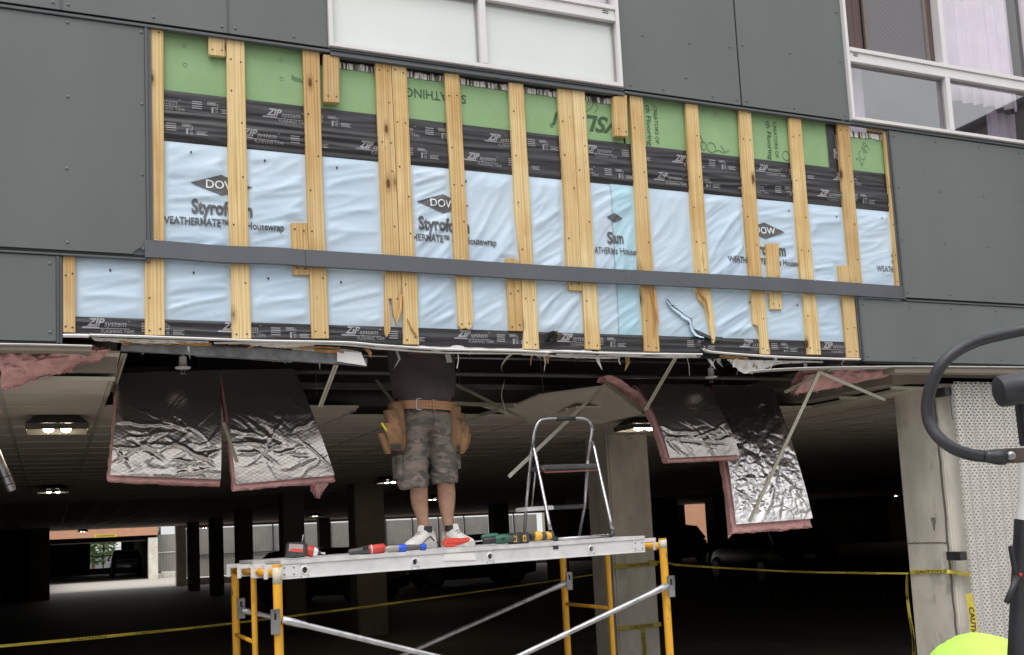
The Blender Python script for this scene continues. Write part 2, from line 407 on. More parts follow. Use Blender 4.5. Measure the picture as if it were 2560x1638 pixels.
def milk_glass():
    m, n, l, b = _new('backpainted_glass'); co = _coord(n, l); t = _noise(n, l, co, .9, 3)
    l.new(_ramp(n, l, t.outputs['Fac'], [(.35, (.62, .655, .615)), (.65, (.67, .70, .66))]).outputs[0], b.inputs['Base Color'])
    b.inputs['Roughness'].default_value = .05; b.inputs['IOR'].default_value = 2.1; return m
M['milk'] = milk_glass()
def screen_mat():
    m, n, l, b = _new('insect_screen'); co = _coord(n, l)
    w = n.new('ShaderNodeTexWave'); w.inputs['Scale'].default_value = 14; w.inputs['Distortion'].default_value = 5; w.inputs['Detail'].default_value = 2
    w.inputs['Detail Scale'].default_value = .5; w.bands_direction = 'DIAGONAL'; l.new(co.outputs[0], w.inputs['Vector'])
    l.new(_ramp(n, l, w.outputs['Fac'], [(.2, (.135, .13, .14)), (.8, (.165, .16, .17))]).outputs[0], b.inputs['Base Color'])
    b.inputs['Roughness'].default_value = .6; return m
M['screen'] = screen_mat()

# ------------------------------------------------------------------ lettering
_TX = {}
def glyphs(s, bold=0.0, shear=0.0):
    k = (s, bold, shear)
    if k not in _TX:
        cu = bpy.data.curves.new('t', 'FONT'); cu.body = s; cu.size = 1.0; cu.shear = shear; cu.offset = bold; cu.resolution_u = 3
        o = bpy.data.objects.new('t', cu); link(o); bpy.context.view_layer.update()
        me = bpy.data.meshes.new_from_object(o.evaluated_get(bpy.context.evaluated_depsgraph_get()))
        _TX[k] = ([tuple(v.co[:2]) for v in me.vertices], [tuple(p.vertices) for p in me.polygons])
        bpy.data.objects.remove(o); bpy.data.curves.remove(cu); bpy.data.meshes.remove(me)
    return _TX[k]
for a in (('ZIP', .035, .35), ('system', .0, .3), ('FLASHING TAPE', .004, 0), ('DOW', .012, 0), ('Styrofoam', .034, 0), ('Styrofo', .028, 0), ('S', .028, 0), ('am', .028, 0),
          ('WEATHERMATE\u2122 Plus Housewrap', .022, 0), ('ATHERM', .012, 0), ('s Housew', .012, 0), ('WEATHERMATE', .012, 0), ('SHEATHING', .012, 0), ('CREATORS OF', .004, 0),
          ('ch Flooring', .012, 0), ('CAUTION', .02, 0), ('\u00ae', .0, 0), ('2C49', -.01, .2), ('VSL', .03, .35), ('U', .03, .35), ('\u2122', 0, 0), ('EST 2001', 0, 0), ('CLEARANCE', .02, 0)):
    try: glyphs(*a)
    except Exception: pass
def lay_text(s, cap, fn, bold=0.0, shear=0.0, xs=1.0, width=None, fine=None, rot=0.0, flip=False):
    """mesh builder of a line of letters; fn maps (u, v) metres along and above the baseline to a world point"""
    vs_, fs = glyphs(s, bold, shear)
    if not vs_: return MB()
    k = cap/.69
    if width: xs = width/max(1e-6, (max(v[0] for v in vs_)-min(v[0] for v in vs_))*k)
    x0 = min(v[0] for v in vs_)
    pts = [((v[0]-x0)*k*xs, v[1]*k) for v in vs_]
    if fine:
        bm = bmesh.new(); bv = [bm.verts.new((p[0], p[1], 0)) for p in pts]
        for f in fs:
            try: bm.faces.new([bv[i] for i in f])
            except ValueError: pass
        for _ in range(4):
            es = [e for e in bm.edges if e.calc_length() > fine]
            if not es: break
            bmesh.ops.subdivide_edges(bm, edges=es, cuts=1); bmesh.ops.triangulate(bm, faces=bm.faces)
        bm.verts.index_update()
        pts = [(v.co.x, v.co.y) for v in bm.verts]; fs = [tuple(v.index for v in f.verts) for f in bm.faces]; bm.free()
    c, s_ = math.cos(rot), math.sin(rot)
    return MB().add([fn(u*c-v*s_, u*s_+v*c) for u, v in pts], fs)

# ------------------------------------------------------------------ ground, outside
g = MB().box(-600, 600, -600, 600, -.4, 0)
mk('ground', g, M['asphalt'], kind='structure')
mk('bounce_apron', MB().box(-14, 20, -9.5, .345, -.02, .004), mat('bounce_apron_concrete', (.36, .34, .31), .85, 0, .12, 1.1, .15, 25, .3), kind='structure')  # unseen pale apron, added to bounce light up to soffit and ceiling

# ================================================================== THE BUILDING FRONT
B = thing('apartment_building', 'grey panelled building front with its cladding stripped to furring strips and blue housewrap', 'building', (3.0, 0.3, 0.0))
ZT, ZM, ZB = 4.575, 3.243, 2.752
def rivets(panel, pts, y=-.001):
    mb = MB()
    for x, z in pts: mb.lathe((x, y, z), (0,-1,0), [(0,.0085),(.003,.0075),(.005,.003)], 8)
    mk('rivets', mb, M['rivet'], panel, kind='stuff')
def panel(poly, riv, y0=0.0, y1=.009):
    p = mk('cladding_panel', MB().prism(poly, y0, y1), M['panel'], B, bevel=.0012)
    if riv: rivets(p, riv)
    return p
def rect(x0, x1, z0, z1): return [(x0,z0),(x1,z0),(x1,z1),(x0,z1)]
def edge_riv(x0, x1, z0, z1, zs, n=3):
    r = []
    for z in zs:
        for k in range(n): r.append((x0+.035+(x1-x0-.07)*k/(n-1), z))
    return r
panel(rect(-1.15, .049, ZT, 6.7), [(.015, 4.611), (-.42, 4.611), (.015, 5.03), (-.42, 5.03)])
panel(rect(.061, .935, ZT, 6.7), [(.091, 4.611), (.530, 4.609), (.904, 4.610)])
panel(rect(.947, 1.520, ZT, 6.7), [(.98, 4.611), (1.319, 4.611)])
panel(rect(3.530, 4.499, ZT, 6.7), [(3.60, 4.611), (4.05, 4.72) , (3.86, 4.611), (4.26, 4.611), (4.465, 4.611), (3.72, 4.98), (4.10, 4.98), (4.44, 5.00)])
panel(rect(4.511, 5.480, ZT, 6.7), [(4.55, 4.611), (4.97, 4.611), (5.44, 4.611), (4.55, 5.03), (4.97, 5.03), (5.44, 5.03), (5.44, 5.42)])
q = lambda x, y: tuple(P(4, x, y)[[0, 2]])
panel([(-1.7, 3.243), q(930, 378), q(938, 362), q(950, 352), q(968, 344), q(985, 331), (.480, 3.263), (.480, 4.537), (-1.7, 4.537)],
      [(.087, 4.508), (.087, 4.089), (.081, 3.689), (.465, 4.509), (.464, 4.094), (.462, 3.691), (.083, 3.285), (.462, 3.272), (-.30, 4.5), (-.30, 4.09)])
panel(rect(5.866, 9.5, ZM, 4.540), [(5.90,4.50),(6.32,4.50),(6.78,4.50),(7.22,4.50),(5.90,4.10),(6.32,4.10),(6.78,4.10),(7.22,4.10),(5.90,3.69),(6.32,3.69),(6.78,3.69),(5.90,3.285),(6.32,3.285),(6.78,3.285)])
panel(rect(-2.2, .026, ZB, 3.208), [(-.004, 3.165), (-.004, 2.80), (-.42, 3.165)])
panel(rect(5.424, 9.5, ZB, 3.210), [(5.455,3.175),(5.90,3.175),(6.32,3.175),(6.78,3.175),(5.455,2.79),(5.90,2.79),(6.32,2.79),(6.78,2.79)])
# trims
def trim(x0, x1, z0, z1, y0=-.004, y1=.03, m='trim', name='trim_strip'): return mk(name, MB().box(x0, x1, y0, y1, z0, z1), M[m], B, bevel=.001)
trim(-2.2, 1.53, 4.541, 4.556, -.012); trim(-2.2, 1.53, 4.5575, 4.572, .012, .03, 'gap', 'seam_gap')
trim(1.5315, 3.54, 4.523, 4.541, -.014); trim(1.5315, 3.54, 4.5425, 4.556, -.002); trim(1.5315, 3.54, 4.5575, 4.569, -.010)
trim(3.5415, 5.478, 4.541, 4.556, -.012); trim(3.5415, 5.478, 4.5575, 4.572, .012, .03, 'gap', 'seam_gap')
trim(5.4795, 9.5, 4.546, 4.560, -.010); trim(5.4795, 9.5, 4.5615, 4.572, -.004)
for x in (.055, .941): trim(x-.0055, x+.0055, 4.574, 6.7, -.003)
trim(4.500, 4.510, 4.574, 6.7, .006, .03, 'gap', 'seam_gap')
trim(.4815, .497, 3.20, 4.5385, -.008); trim(.4985, .516, 3.222, 4.5385, .002)
trim(.028, .040, 2.742, 3.2085, -.006); trim(.0415, .056, 2.742, 3.2085, .003)
trim(5.832, 5.846, 3.245, 4.539, .003); trim(5.8475, 5.864, 3.225, 4.539, -.007, .03)
trim(5.392, 5.406, 2.762, 3.212, .003); trim(5.4075, 5.4225, 2.748, 3.212, -.006)
trim(-2.2, .480, 3.212, 3.2225, -.010); trim(-2.2, .480, 3.224, 3.241, .004, .03, 'gap', 'seam_gap')
trim(5.866, 9.5, 3.2135, 3.225, -.008); trim(5.866, 9.5, 3.2265, 3.241, .008, .03, 'gap', 'seam_gap')
# stud positions along the wall: (left, right) at mid height, used to pin the housewrap
STUD = [(.08,.14),(.47,.58),(.98,1.08),(1.37,1.47),(1.70,1.90),(2.27,2.37),(2.72,2.82),(3.11,3.30),(3.62,3.71),(4.08,4.17),(4.52,4.61),(4.97,5.06),(5.41,5.50),(5.82,5.86)]
STRIPS = []
def _strip(*a, **k): STRIPS.append((a, k))
nb = 'furring_block'
_strip([(4,440,388),(4,440,925)], [(4,527,928),(4,527,388)])
_strip([(1,1008,200),(4,1015,945)], [(4,1153,945),(4,1150,292),(1,1143,205)])
_strip([(1,1585,272),(1,1600,1480),(4,1613,320),(4,1625,970)], [(4,1760,970),(4,1740,320),(1,1710,292)])
_strip([(1,2118,342),(1,2150,1420),(4,2160,355),(4,2182,968)], [(4,2303,968),(4,2282,355),(1,2262,1420),(1,2235,358)])
_strip([(2,248,440),(2,285,1400),(5,300,390),(5,315,520),(5,314,930),(5,325,962)],
      [(5,352,925),(5,357,860),(5,340,690),(5,362,690),(5,372,800),(5,398,875),(5,412,800),(5,428,700),(5,433,640),(5,418,400),(2,400,1400),(2,357,455)], label='splintered furring strip with a long broken point')
_strip([(2,361,458),(2,405,1400),(5,421,400),(5,438,640),(5,445,1008)], [(5,555,1012),(5,549,920),(5,541,545),(5,525,400),(2,505,1400),(2,465,470)], .0108)
_strip([(2,732,510),(2,785,1450),(5,800,400),(5,815,550),(5,830,880)], [(5,850,905),(5,880,893),(5,905,907),(5,925,888),(5,932,830),(5,918,550),(5,905,430),(2,885,1450),(2,835,520)], label='furring strip with a ragged short end')
_strip([(2,1183,575),(2,1228,1500),(5,1240,200),(5,1267,450),(5,1286,920),(5,1282,1042)], [(5,1395,1045),(5,1370,570),(5,1350,430),(5,1330,0),(2,1282,588)])
_strip([(2,1523,618),(2,1575,1539),(5,1585,450),(5,1603,630)], [(5,1696,637),(5,1688,480),(5,1664,0),(2,1619,630)], .0115, label='weathered brown furring strip cut off below the rail')
_strip([(2,1622,630),(2,1667,1400),(5,1690,470),(5,1700,640),(5,1720,1042)], [(5,1825,1047),(5,1800,640),(5,1783,480),(2,1757,1400),(2,1713,640)])
_strip([(2,2028,668),(2,2075,1539),(5,2090,480),(5,2105,605),(5,2135,1058)], [(5,2238,1062),(5,2210,640),(5,2195,500),(2,2170,1539),(2,2118,680)])
_strip([(3,40,722),(3,80,1500),(6,110,510),(6,118,630),(6,130,690),(6,175,740),(6,205,870),(6,225,985)], [(6,235,1005),(6,248,985),(6,240,830),(6,213,630),(6,203,520),(3,175,1500),(3,125,732)], label='furring strip broken to a narrow splinter below the rail')
_strip([(3,412,770),(3,455,1539),(6,487,540),(6,500,655),(6,515,870),(6,545,880),(6,560,960),(6,567,1078)], [(6,632,1080),(6,610,900),(6,595,655),(6,575,540),(3,545,1539),(3,497,780)], label='furring strip with a chunk broken off its lower edge')
_strip([(3,763,824),(3,815,1539),(6,845,560),(6,865,680),(6,895,1080)], [(6,988,1083),(6,952,680),(6,938,560),(3,903,1539),(3,848,832)])
_strip([(3,1100,862),(3,1150,1500),(6,1195,590),(6,1200,640)], [(6,1285,640),(6,1278,590),(3,1235,1500),(3,1185,868)], .0112)
_strip([(3,1425,922),(6,1470,0),(6,1515,605)], [(6,1560,605),(3,1520,1500),(3,1478,915)], .0105)
_strip([(6,1110,458),(6,1120,580),(6,1135,690),(6,1170,1102)], [(6,1258,1105),(6,1222,690),(6,1194,585),(6,1190,462)])
_strip([(1,1458,255),(1,1460,382)], [(1,1580,395),(1,1580,270)], .0092, name=nb)
_strip([(1,2264,380),(1,2267,712)], [(1,2375,718),(1,2375,395)], -.004, name=nb)
_strip([(2,1912,675),(2,1925,950)], [(2,2015,955),(2,2008,665)], -.004, name=nb)
_strip([(4,2035,160),(4,2052,522)], [(4,2165,525),(4,2150,160)], .0122, name=nb)
_strip([(5,1160,408),(5,1185,915)], [(5,1281,918),(5,1262,450),(5,1236,408)], .0122, name=nb)
_strip([(6,603,305),(6,635,765)], [(6,717,765),(6,690,305)], .0095, name=nb)

_EDGE = []
for (l_, r_, *_), _k in STRIPS:
    e = []
    for side in (l_, r_):
        pp = sorted([(P(n, x, y, .01)[2], P(n, x, y, .01)[0]) for n, x, y in side]); e.append(([q_[0] for q_ in pp], [q_[1] for q_ in pp]))
    _EDGE.append((min(e[0][0][0], e[1][0][0]), max(e[0][0][-1], e[1][0][-1]), e))
_SPAN = {}
def spans(z):
    k = round(z*80)
    if k not in _SPAN:
        zz = k/80; out = []
        for z0, z1, e in _EDGE:
            if z0-.012 <= zz <= z1+.012:
                a, b = float(np.interp(zz, *e[0])), float(np.interp(zz, *e[1])); out.append((min(a, b)-.004, max(a, b)+.004))
        _SPAN[k] = out
    return _SPAN[k]
_SPAN_MID = [(.08,.14),(.47,.58),(.98,1.08),(1.40,1.50),(1.70,1.92),(2.25,2.36),(2.72,2.82),(3.12,3.32),(3.62,3.72),(4.08,4.18),(4.55,4.64),(5.00,5.09),(5.44,5.53),(5.84,5.88)]
BAYH = [.7, .9, 1.0, .75, 1.05, .8, 1.15, .9, .6, 1.2, .7, 1.0, .85, 1.0]
BAYA = [10, 14, 20, 12, 30, 34, 40, 44, 46, 38, 14, 9, 7, 6]

def pin(x, z):
    d = 1.0
    for a, b in spans(z):
        if x < a: d = min(d, a-x)
        elif x > b: d = min(d, x-b)
        else: return 0.0
    t = min(1, d/.045); return t*t*(3-2*t)
def wrap_d(x, z):
    bay = 0
    for i_, (a, b) in enumerate(_SPAN_MID):
        if x > (a+b)/2: bay = i_
    x0 = _SPAN_MID[bay][1]; a = rad(BAYA[bay]+9*nz(bay*3.3, z*1.3)); xx = x-x0-.15
    u = xx*math.cos(a)+z*math.sin(a)+bay*5.1; v = -xx*math.sin(a)+z*math.cos(a)
    w = .030*nz(u*1.9, v*2.2, 3.1+bay)
    r = 1-abs(nz(u*1.3, (v+w)*9.5, 7.7+bay))*2.2
    r2 = 1-abs(nz(u*2.6+9, (v+w*1.6)*21.0, 1.3+bay))*2.0
    big = nz(x*1.4, z*2.2, 5.0)
    edge = min(1.0, max(0.0, (z-2.892)/.05))*min(1.0, max(0.0, (3.905-z)/.05))
    return (.0022 + pin(x, z)*BAYH[bay]*(.0104*max(0, r)**2.2+.0056*max(0, r2)**2.2+.002*(big+.4)))*edge
YW = .0345
def wrap_y(x, z): return YW - wrap_d(x, z)
HOLE = [P(6, *p, YW)[[0, 2]] for p in ((30, 815), (75, 835), (82, 890), (120, 940), (165, 955), (165, 990), (120, 985), (95, 950), (80, 900))]
def in_poly(x, z, poly):
    c = False; j = len(poly)-1
    for i in range(len(poly)):
        if (poly[i][1] > z) != (poly[j][1] > z) and x < (poly[j][0]-poly[i][0])*(z-poly[i][1])/(poly[j][1]-poly[i][1])+poly[i][0]: c = not c
        j = i
    return c
def wrap_sheet(name, x0, x1, z0, z1, m, dy=0.0, step=.0115, parent=B, cut=True):
    nu = int((x1-x0)/step)+2; nv = int((z1-z0)/step)+2
    mb = MB(); mb.grid(nu, nv, lambda s, t: (x0+(x1-x0)*s, wrap_y(x0+(x1-x0)*s, z0+(z1-z0)*t)-dy, z0+(z1-z0)*t))
    if cut:
        mb.f = [f for f in mb.f if not in_poly(sum(mb.v[i][0] for i in f)/4, sum(mb.v[i][2] for i in f)/4, HOLE)]
    return mk(name, mb, m, parent, smooth=True)
# solid wall behind the strips (also carries the floor above)
wb = MB()
wb.box(-2.2, 9.5, .062, .28, 2.80, 4.50); wb.box(-2.2, 1.50, .062, .28, 4.501, 6.8); wb.box(3.55, 5.46, .062, .28, 4.501, 6.8); wb.box(7.52, 9.5, .062, .28, 4.501, 6.8)
mk('backing_wall', wb, M['steel_shade'], B)
WR = wrap_sheet('housewrap', .045, 5.87, 2.84, 3.925, M['wrap'])
xs_ = P(5, 1900, 100, YW)[0]; xe = P(5, 2095, 300, YW)[0]
W2 = wrap_sheet('housewrap_patch', xs_, xe+.03, 2.86, 3.915, M['wrap2'], .0016, cut=False)
seam = MB(); zz = np.linspace(2.87, 3.91, 40)
seam.grid(2, 40, lambda s, t: (xs_-.004+.005*s+.006*nz(t*5, 2.2), wrap_y(xs_, 2.87+1.04*t)-.0024, 2.87+1.04*t))
mk('overlap_shade', seam, mat('wrap_edge_shade', (.22, .30, .36), .6), W2)  # dark line painted along the lap as its edge shade
# sheathing boards with open joints
zs0 = 3.88
for x0, x1, z1 in ((.50, 1.012, 4.55), (1.022, 1.418, 4.55), (1.430, 3.545, 4.478), (3.560, 4.50, 4.55), (4.509, 5.375, 4.55), (5.385, 5.90, 4.476)):
    mk('sheathing_board', MB().box(x0, x1, .045, .058, zs0, z1), M['green'], B, bevel=.0008)
# torn building paper above the sheathing under the windows
def torn(x0, x1, z0, z1, y, m, name, amp=.008):
    mb = MB(); n = int((x1-x0)/.012)+2
    for k in range(n-1):
        xa = x0+(x1-x0)*k/(n-1); xb = x0+(x1-x0)*(k+1)/(n-1)
        za = z0+amp*nz(xa*40, 1.1)+amp*.6*nz(xa*9, 4); zb = z0+amp*nz(xb*40, 1.1)+amp*.6*nz(xb*9, 4)
        ya = y-.006*max(0, nz(xa*25, 8)); yb = y-.006*max(0, nz(xb*25, 8))
        mb.add([(xa,ya,za),(xb,yb,zb),(xb,y,z1),(xa,y,z1)], [(0,1,2,3)])
    return mk(name, mb, M[m], B)
torn(1.50, 3.545, 4.472, 4.525, .040, 'streak', 'torn_paper', .006); torn(1.50, 3.545, 4.508, 4.527, .036, 'gap', 'recess_shade', .014)  # second strip is near-black, painting the shaded recess above the paper
torn(5.50, 5.83, 4.470, 4.515, .040, 'streak', 'torn_paper', .012)
# flashing tape: two overlapping runs at the top, one at the bottom, one upright piece
def tape_wave(x, z, z0, z1, k, amp):
    t = (z-z0)/(z1-z0); e = min(1, t*6)*min(1, (1-t)*8)
    w = .012*nz(x*2.3, z*3, k)
    return amp*e*max(0, 1-2.4*abs(nz(x*1.1+k, (z+w)*24, k)))
def tape(x0, x1, z0, z1, y, k, amp, name='flashing_tape'):
    fy = lambda x, z: y - tape_wave(x, z, z0, z1, k, amp)
    mb = MB(); nu = int((x1-x0)/.02)+2
    mb.grid(nu, 22, lambda s, t: (x0+(x1-x0)*s, fy(x0+(x1-x0)*s, z0+(z1-z0)*t), z0+(z1-z0)*t))
    return mk(name, mb, M['tape'], B, smooth=True), fy
T1, ty1 = tape(.50, 5.86, 4.060, 4.208, .0405, 2.0, .004)
T2, ty2 = tape(.50, 5.86, 3.908, 4.088, .0335, 5.5, .011)
T3, ty3 = tape(.05, 5.40, 2.782, 2.893, .0290, 9.1, .006)
T4, ty4 = tape(5.285, 5.405, 4.190, 4.54, .0400, 4.4, .002)
def logo_zip(x, z, parent, fy, k=1.0, ang=0.0, upright=False):
    c, s_ = math.cos(ang), math.sin(ang)
    def put(u, v): 
        X, Z = x+(u*c-v*s_)*k, z+(u*s_+v*c)*k
        return (X, fy(X, Z)-.0022, Z)
    mb = lay_text('ZIP', .040, lambda u, v: put(u+.025, v), .035, .35, width=.090, fine=.03)
    b2 = lay_text('system', .031, lambda u, v: put(u+.112, v-.003), .0, .3, width=.112, fine=.03)
    b3 = lay_text('FLASHING TAPE', .017, lambda u, v: put(u+.098, v-.036), .004, 0, width=.165, fine=.04)
    for q_ in (b2, b3): mb.add(q_.v, q_.f)
    mb.add([put(0,-.015), put(.24,-.015), put(.24,-.0115), put(.0055,-.0115)], [(0,1,2,3)])
    mb.add([put(0,-.012), put(.09,-.012), put(.082,-.005), put(.008,-.005)], [(0,1,2,3)])
    mb.add([put(.232,.027), put(.242,.027), put(.242,.031), put(.232,.031)], [(0,1,2,3)])
    mk('lettering', mb, M['print_grey'], parent)
def icon_roller(x, z, parent, fy):
    def put(u, v): return (x+u, fy(x+u, z+v)-.0022, z+v)
    mb = MB()
    R = lambda a, b, c, d: mb.add([put(a,c), put(b,c), put(b,d), put(a,d)], [(0,1,2,3)])
    for a, b, c, d in ((-.03,.018,.024,.027),(-.03,.018,.040,.043),(-.03,-.027,.027,.040),(.015,.018,.027,.040),(-.023,.011,.030,.037),(.020,.028,.031,.034),(.026,.029,.010,.031),(-.002,.029,.010,.014),(-.008,.004,-.020,.014)): R(a,b,c,d)
    for i in range(4): R(-.115, -.06, .033-.013*i, .039-.013*i)
    for i in range(3): R(.012, .03, -.018+.009*i, -.014+.009*i)
    R(.040,.041,-.020,.008)
    for i in range(3): R(.048, .108-.012*(i%2), -.017+.009*i, -.012+.009*i)
    mk('roller_mark', mb, M['print_grey'], parent, kind='stuff')
for k in range(8):
    x = 1.128+.696*(k-1)
    if x+.28 > .55 and x < 5.75: logo_zip(x, 4.128, T1, ty1)
    if .55 < .850+.696*k < 5.7: icon_roller(.850+.696*k, 4.122, T1, ty1)
    x = .982+.692*(k-0)
    if x < 5.6: logo_zip(x, 3.985, T2, ty2)
    if .707+.695*k < 5.7: icon_roller(.707+.695*k, 3.975, T2, ty2)
    x = .150+.700*k
    if x < 5.2 and k != 5: logo_zip(x, 2.846, T3, ty3)
    if .565+.695*k < 5.2: icon_roller(.565+.695*k, 2.828, T3, ty3)
logo_zip(5.375, 4.24, T4, ty4, 1.0, rad(90))
# print on the housewrap
def on_wrap(x, z, dy=.0045): return lambda u, v: (x+u, wrap_y(x+u, z+v)-dy, z+v)
def diamond(x, z, w, h, m, dy, clip=None):
    mb = MB(); n = 12
    f = on_wrap(x, z, dy)
    mb.grid(2*n+1, n+1, lambda s, t: f((s-.5)*w, (t-.5)*h*(1-abs(2*s-1))))
    return mb
def dow(x, full=True, wx=.344):
    d = mk('diamond_mark', diamond(x, 3.678, wx, .118, M['print_wrap'], .0045), M['print_wrap'], WR, smooth=True)
    mk('lettering', lay_text('DOW', .047, on_wrap(x-.086, 3.655, .0068), .012, width=.172, fine=.02), M['print_white'], WR)
for x in (.889, 2.22, 4.643, 5.93):
    if x < 5.8: dow(x)
    if x < 5.8:
        mk('lettering', lay_text('Styrofoam', .077, on_wrap(x-.167, 3.505), .034, width=.335, fine=.025), M['print_wrap'], WR)
        mk('lettering', lay_text('WEATHERMATE\u2122 Plus Housewrap', .042, on_wrap(x-.335, 3.433), .022, width=.68, fine=.03), M['print_wrap'], WR)
mk('lettering', lay_text('WEATHERMATE', .044, on_wrap(5.637, 3.437), .012, width=.33, fine=.03), M['print_wrap'], WR)
mk('lettering', lay_text('S', .080, on_wrap(5.795, 3.507), .028, width=.05, fine=.03), M['print_wrap'], WR)
mk('diamond_mark', diamond(3.425, 3.678, .125, .062, M['print_wrap'], .0055), M['print_wrap'], W2)
mk('lettering', lay_text('S', .076, on_wrap(3.362, 3.503, .0055), .028, width=.042, fine=.03), M['print_wrap'], W2)
mk('lettering', lay_text('am', .076, on_wrap(3.404, 3.507, .0055), .028, width=.078, fine=.03), M['print_wrap'], W2)
mk('lettering', lay_text('ATHERM', .044, on_wrap(3.262, 3.430, .0055), .012, width=.15, fine=.03), M['print_wrap'], W2)
mk('lettering', lay_text('s Housew', .044, on_wrap(3.418, 3.433, .0055), .012, width=.19, fine=.03), M['print_wrap'], W2)
st = MB()
for zr in (3.845, 3.152):
    for k in range(14):
        x = .30+.417*k+.04*nz(k*3.3, zr); z = zr+.03*nz(k*1.7, 2)
        if zr > 3.5 and x < .56: continue
        f = on_wrap(x, z, .004); st.add([f(-.006,0), f(0,-.011), f(.006,0), f(0,.011)], [(0,1,2,3)])
mk('perforation_marks', st, M['ink'], WR, kind='stuff')
# torn place in the wrap: dark board behind and a curled flap
fl = MB(); h0 = [P(6, *p, YW-.012)[[0, 2]] for p in ((85, 895), (125, 945), (175, 955), (260, 965), (300, 985), (160, 1000), (100, 960))]
fl.grid(8, 4, lambda s, t: (h0[0][0]+s*(h0[4][0]-h0[0][0]), YW-.012-.016*math.sin(s*3.1)*t, h0[0][1]+(h0[2][1]-h0[0][1])*min(1, s*1.6)-.028*t+.01*nz(s*7, t*3)))
mk('torn_flap', fl, M['tape'], WR, smooth=True)
sl = MB(); a_ = P(5, 2280, 695, .02); b_ = P(5, 2365, 772, .02)
sl.grid(10, 3, lambda s, t: (a_[0]+(b_[0]-a_[0])*s, .019-.010*t*math.sin(s*3.1), a_[2]+(b_[2]-a_[2])*(s+.15*math.sin(s*6))-.010*t*math.sin(s*3.1)))
mk('slit_edge', sl, M['gap'], WR)
# print on the green sheathing
fy_g = lambda x, z: .0435
c_ = P(2, 478, 655, .0435); d_ = P(2, 862, 712, .0435)
mk('lettering', lay_text('SHEATHING', .056, lambda u, v: (d_[0]+.02-u, .0430, 4.405-v), .012, width=.40), M['print_green'], B)
for xx in (P(2, 2142, 800, .0435)[0], P(3, 605, 900, .0435)[0]):
    mk('lettering', lay_text('ch Flooring', .036, lambda u, v, xx=xx: (xx+v, .0430, 4.505-u), .012, width=.29), M['print_green'], B)
    mk('lettering', lay_text('CREATORS OF', .027, lambda u, v, xx=xx: (xx+.062+v, .0430, 4.505-u), .004, width=.27), M['print_green'], B)
x1_ = P(2, 1535, 760, .0435)[0]
mk('lettering', lay_text('U', .10, lambda u, v: (x1_+.05-u, .0430, 4.385-v), .03, .35, width=.11), M['print_green'], B)
mk('lettering', lay_text('\u00ae', .028, lambda u, v: (x1_-.05-u, .0430, 4.29-v), 0, 0, width=.03), M['print_green'], B)
x2_ = P(2, 1920, 800, .0435)[0]
mk('lettering', lay_text('VSL', .105, lambda u, v: (x2_+.02-u, .0430, 4.375-v), .03, .35, width=.235), M['print_green'], B)
mk('handwriting', lay_text('2C49', .075, lambda u, v: (5.60+.52*u-.85*v, .0430, 4.245+.85*u+.52*v), -.01, .2, width=.19), M['pen'], B)
def scribble(pts, name='pen_scribble', r=.0022):
    p3 = smooth_path([(p[0], .0435, p[1]) for p in pts], 5)
    mk(name, MB().tube(p3, r, 5), M['pen'], B)
def oval(x, z, a, b, t0=0, t1=6.6): return [(x+a*math.cos(t), z+b*math.sin(t)) for t in np.linspace(t0, t1, 12)]
for cx, cz, a, b in ((4.15, 4.285, .03, .05), (4.185, 4.26, .022, .03), (4.25, 4.255, .035, .035), (4.895, 4.26, .028, .035)): scribble(oval(cx, cz, a, b))
for pl in ([(4.27,4.225),(4.31,4.24),(4.35,4.225),(4.39,4.245)], [(4.33,4.275),(4.37,4.235),(4.40,4.255)], [(4.91,4.225),(4.95,4.24),(4.99,4.255)], [(3.33,4.47),(3.36,4.44),(3.33,4.40)], [(3.27,4.40),(3.31,4.43),(3.33,4.47)]): scribble(pl)
sc = MB()
for x, z in ((.702,4.487),(.702,4.372),(1.25,4.475),(1.25,4.362),(3.79,4.51),(3.80,4.43),(4.21,4.51),(4.305,4.505),(5.17,4.51)): sc.tube([(x+.011*math.cos(t), .0440, z+.011*math.sin(t)) for t in np.linspace(0, 5.6, 10)], .0012, 4)
mk('nail_rings', sc, M['pen'], B, kind='stuff')
sm = MB(); p0 = P(1, 2040, 550, .044)
sm.grid(10, 6, lambda s, t: (p0[0]+s*.085, .0437, p0[2]-.02*s+(.022-.03*t)*(1-.4*s)+.012*nz(s*6, t*4)))
mk('tar_smear', sm, M['pen'], B)

# furring strips
FY = .0100
def strip(left, right, y0=FY, m='wood', label=None, name='furring_strip', y1=.0338):
    pl = [P(n, x, y, y0)[[0, 2]] for n, x, y in left] + [P(n, x, y, y0)[[0, 2]] for n, x, y in right]
    return mk(name, MB().prism([(p[0], p[1]) for p in pl], y0, y1), M[m], B, bevel=.0015, label=label)
STRIP_OBJ = []
for a_, k_ in STRIPS:
    o = strip(*a_, **k_); o['_y'] = a_[2] if len(a_) > 2 else FY; STRIP_OBJ.append(o)
# splinters
def splinter(pts, r, label=None):
    p3 = [P(n, x, y, yy) for n, x, y, yy in pts]
    mk('splinter', MB().tube(p3, r, 5), M['split'], B)
splinter([(5,2200,630,.0),(5,2215,760,-.01),(5,2232,880,-.02)], [.006,.009,.002])
splinter([(5,2170,620,.004),(5,2200,745,-.004),(5,2196,960,.0)], [.004,.008,.002])
splinter([(5,430,660,.004),(5,420,780,-.01),(5,395,870,-.012)], [.008,.010,.002])
splinter([(6,130,640,.004),(6,180,700,-.004),(6,205,830,.0)], [.010,.008,.002])
splinter([(5,470,830,.006),(5,500,900,.002),(5,545,960,.004)], [.003,.006,.003])
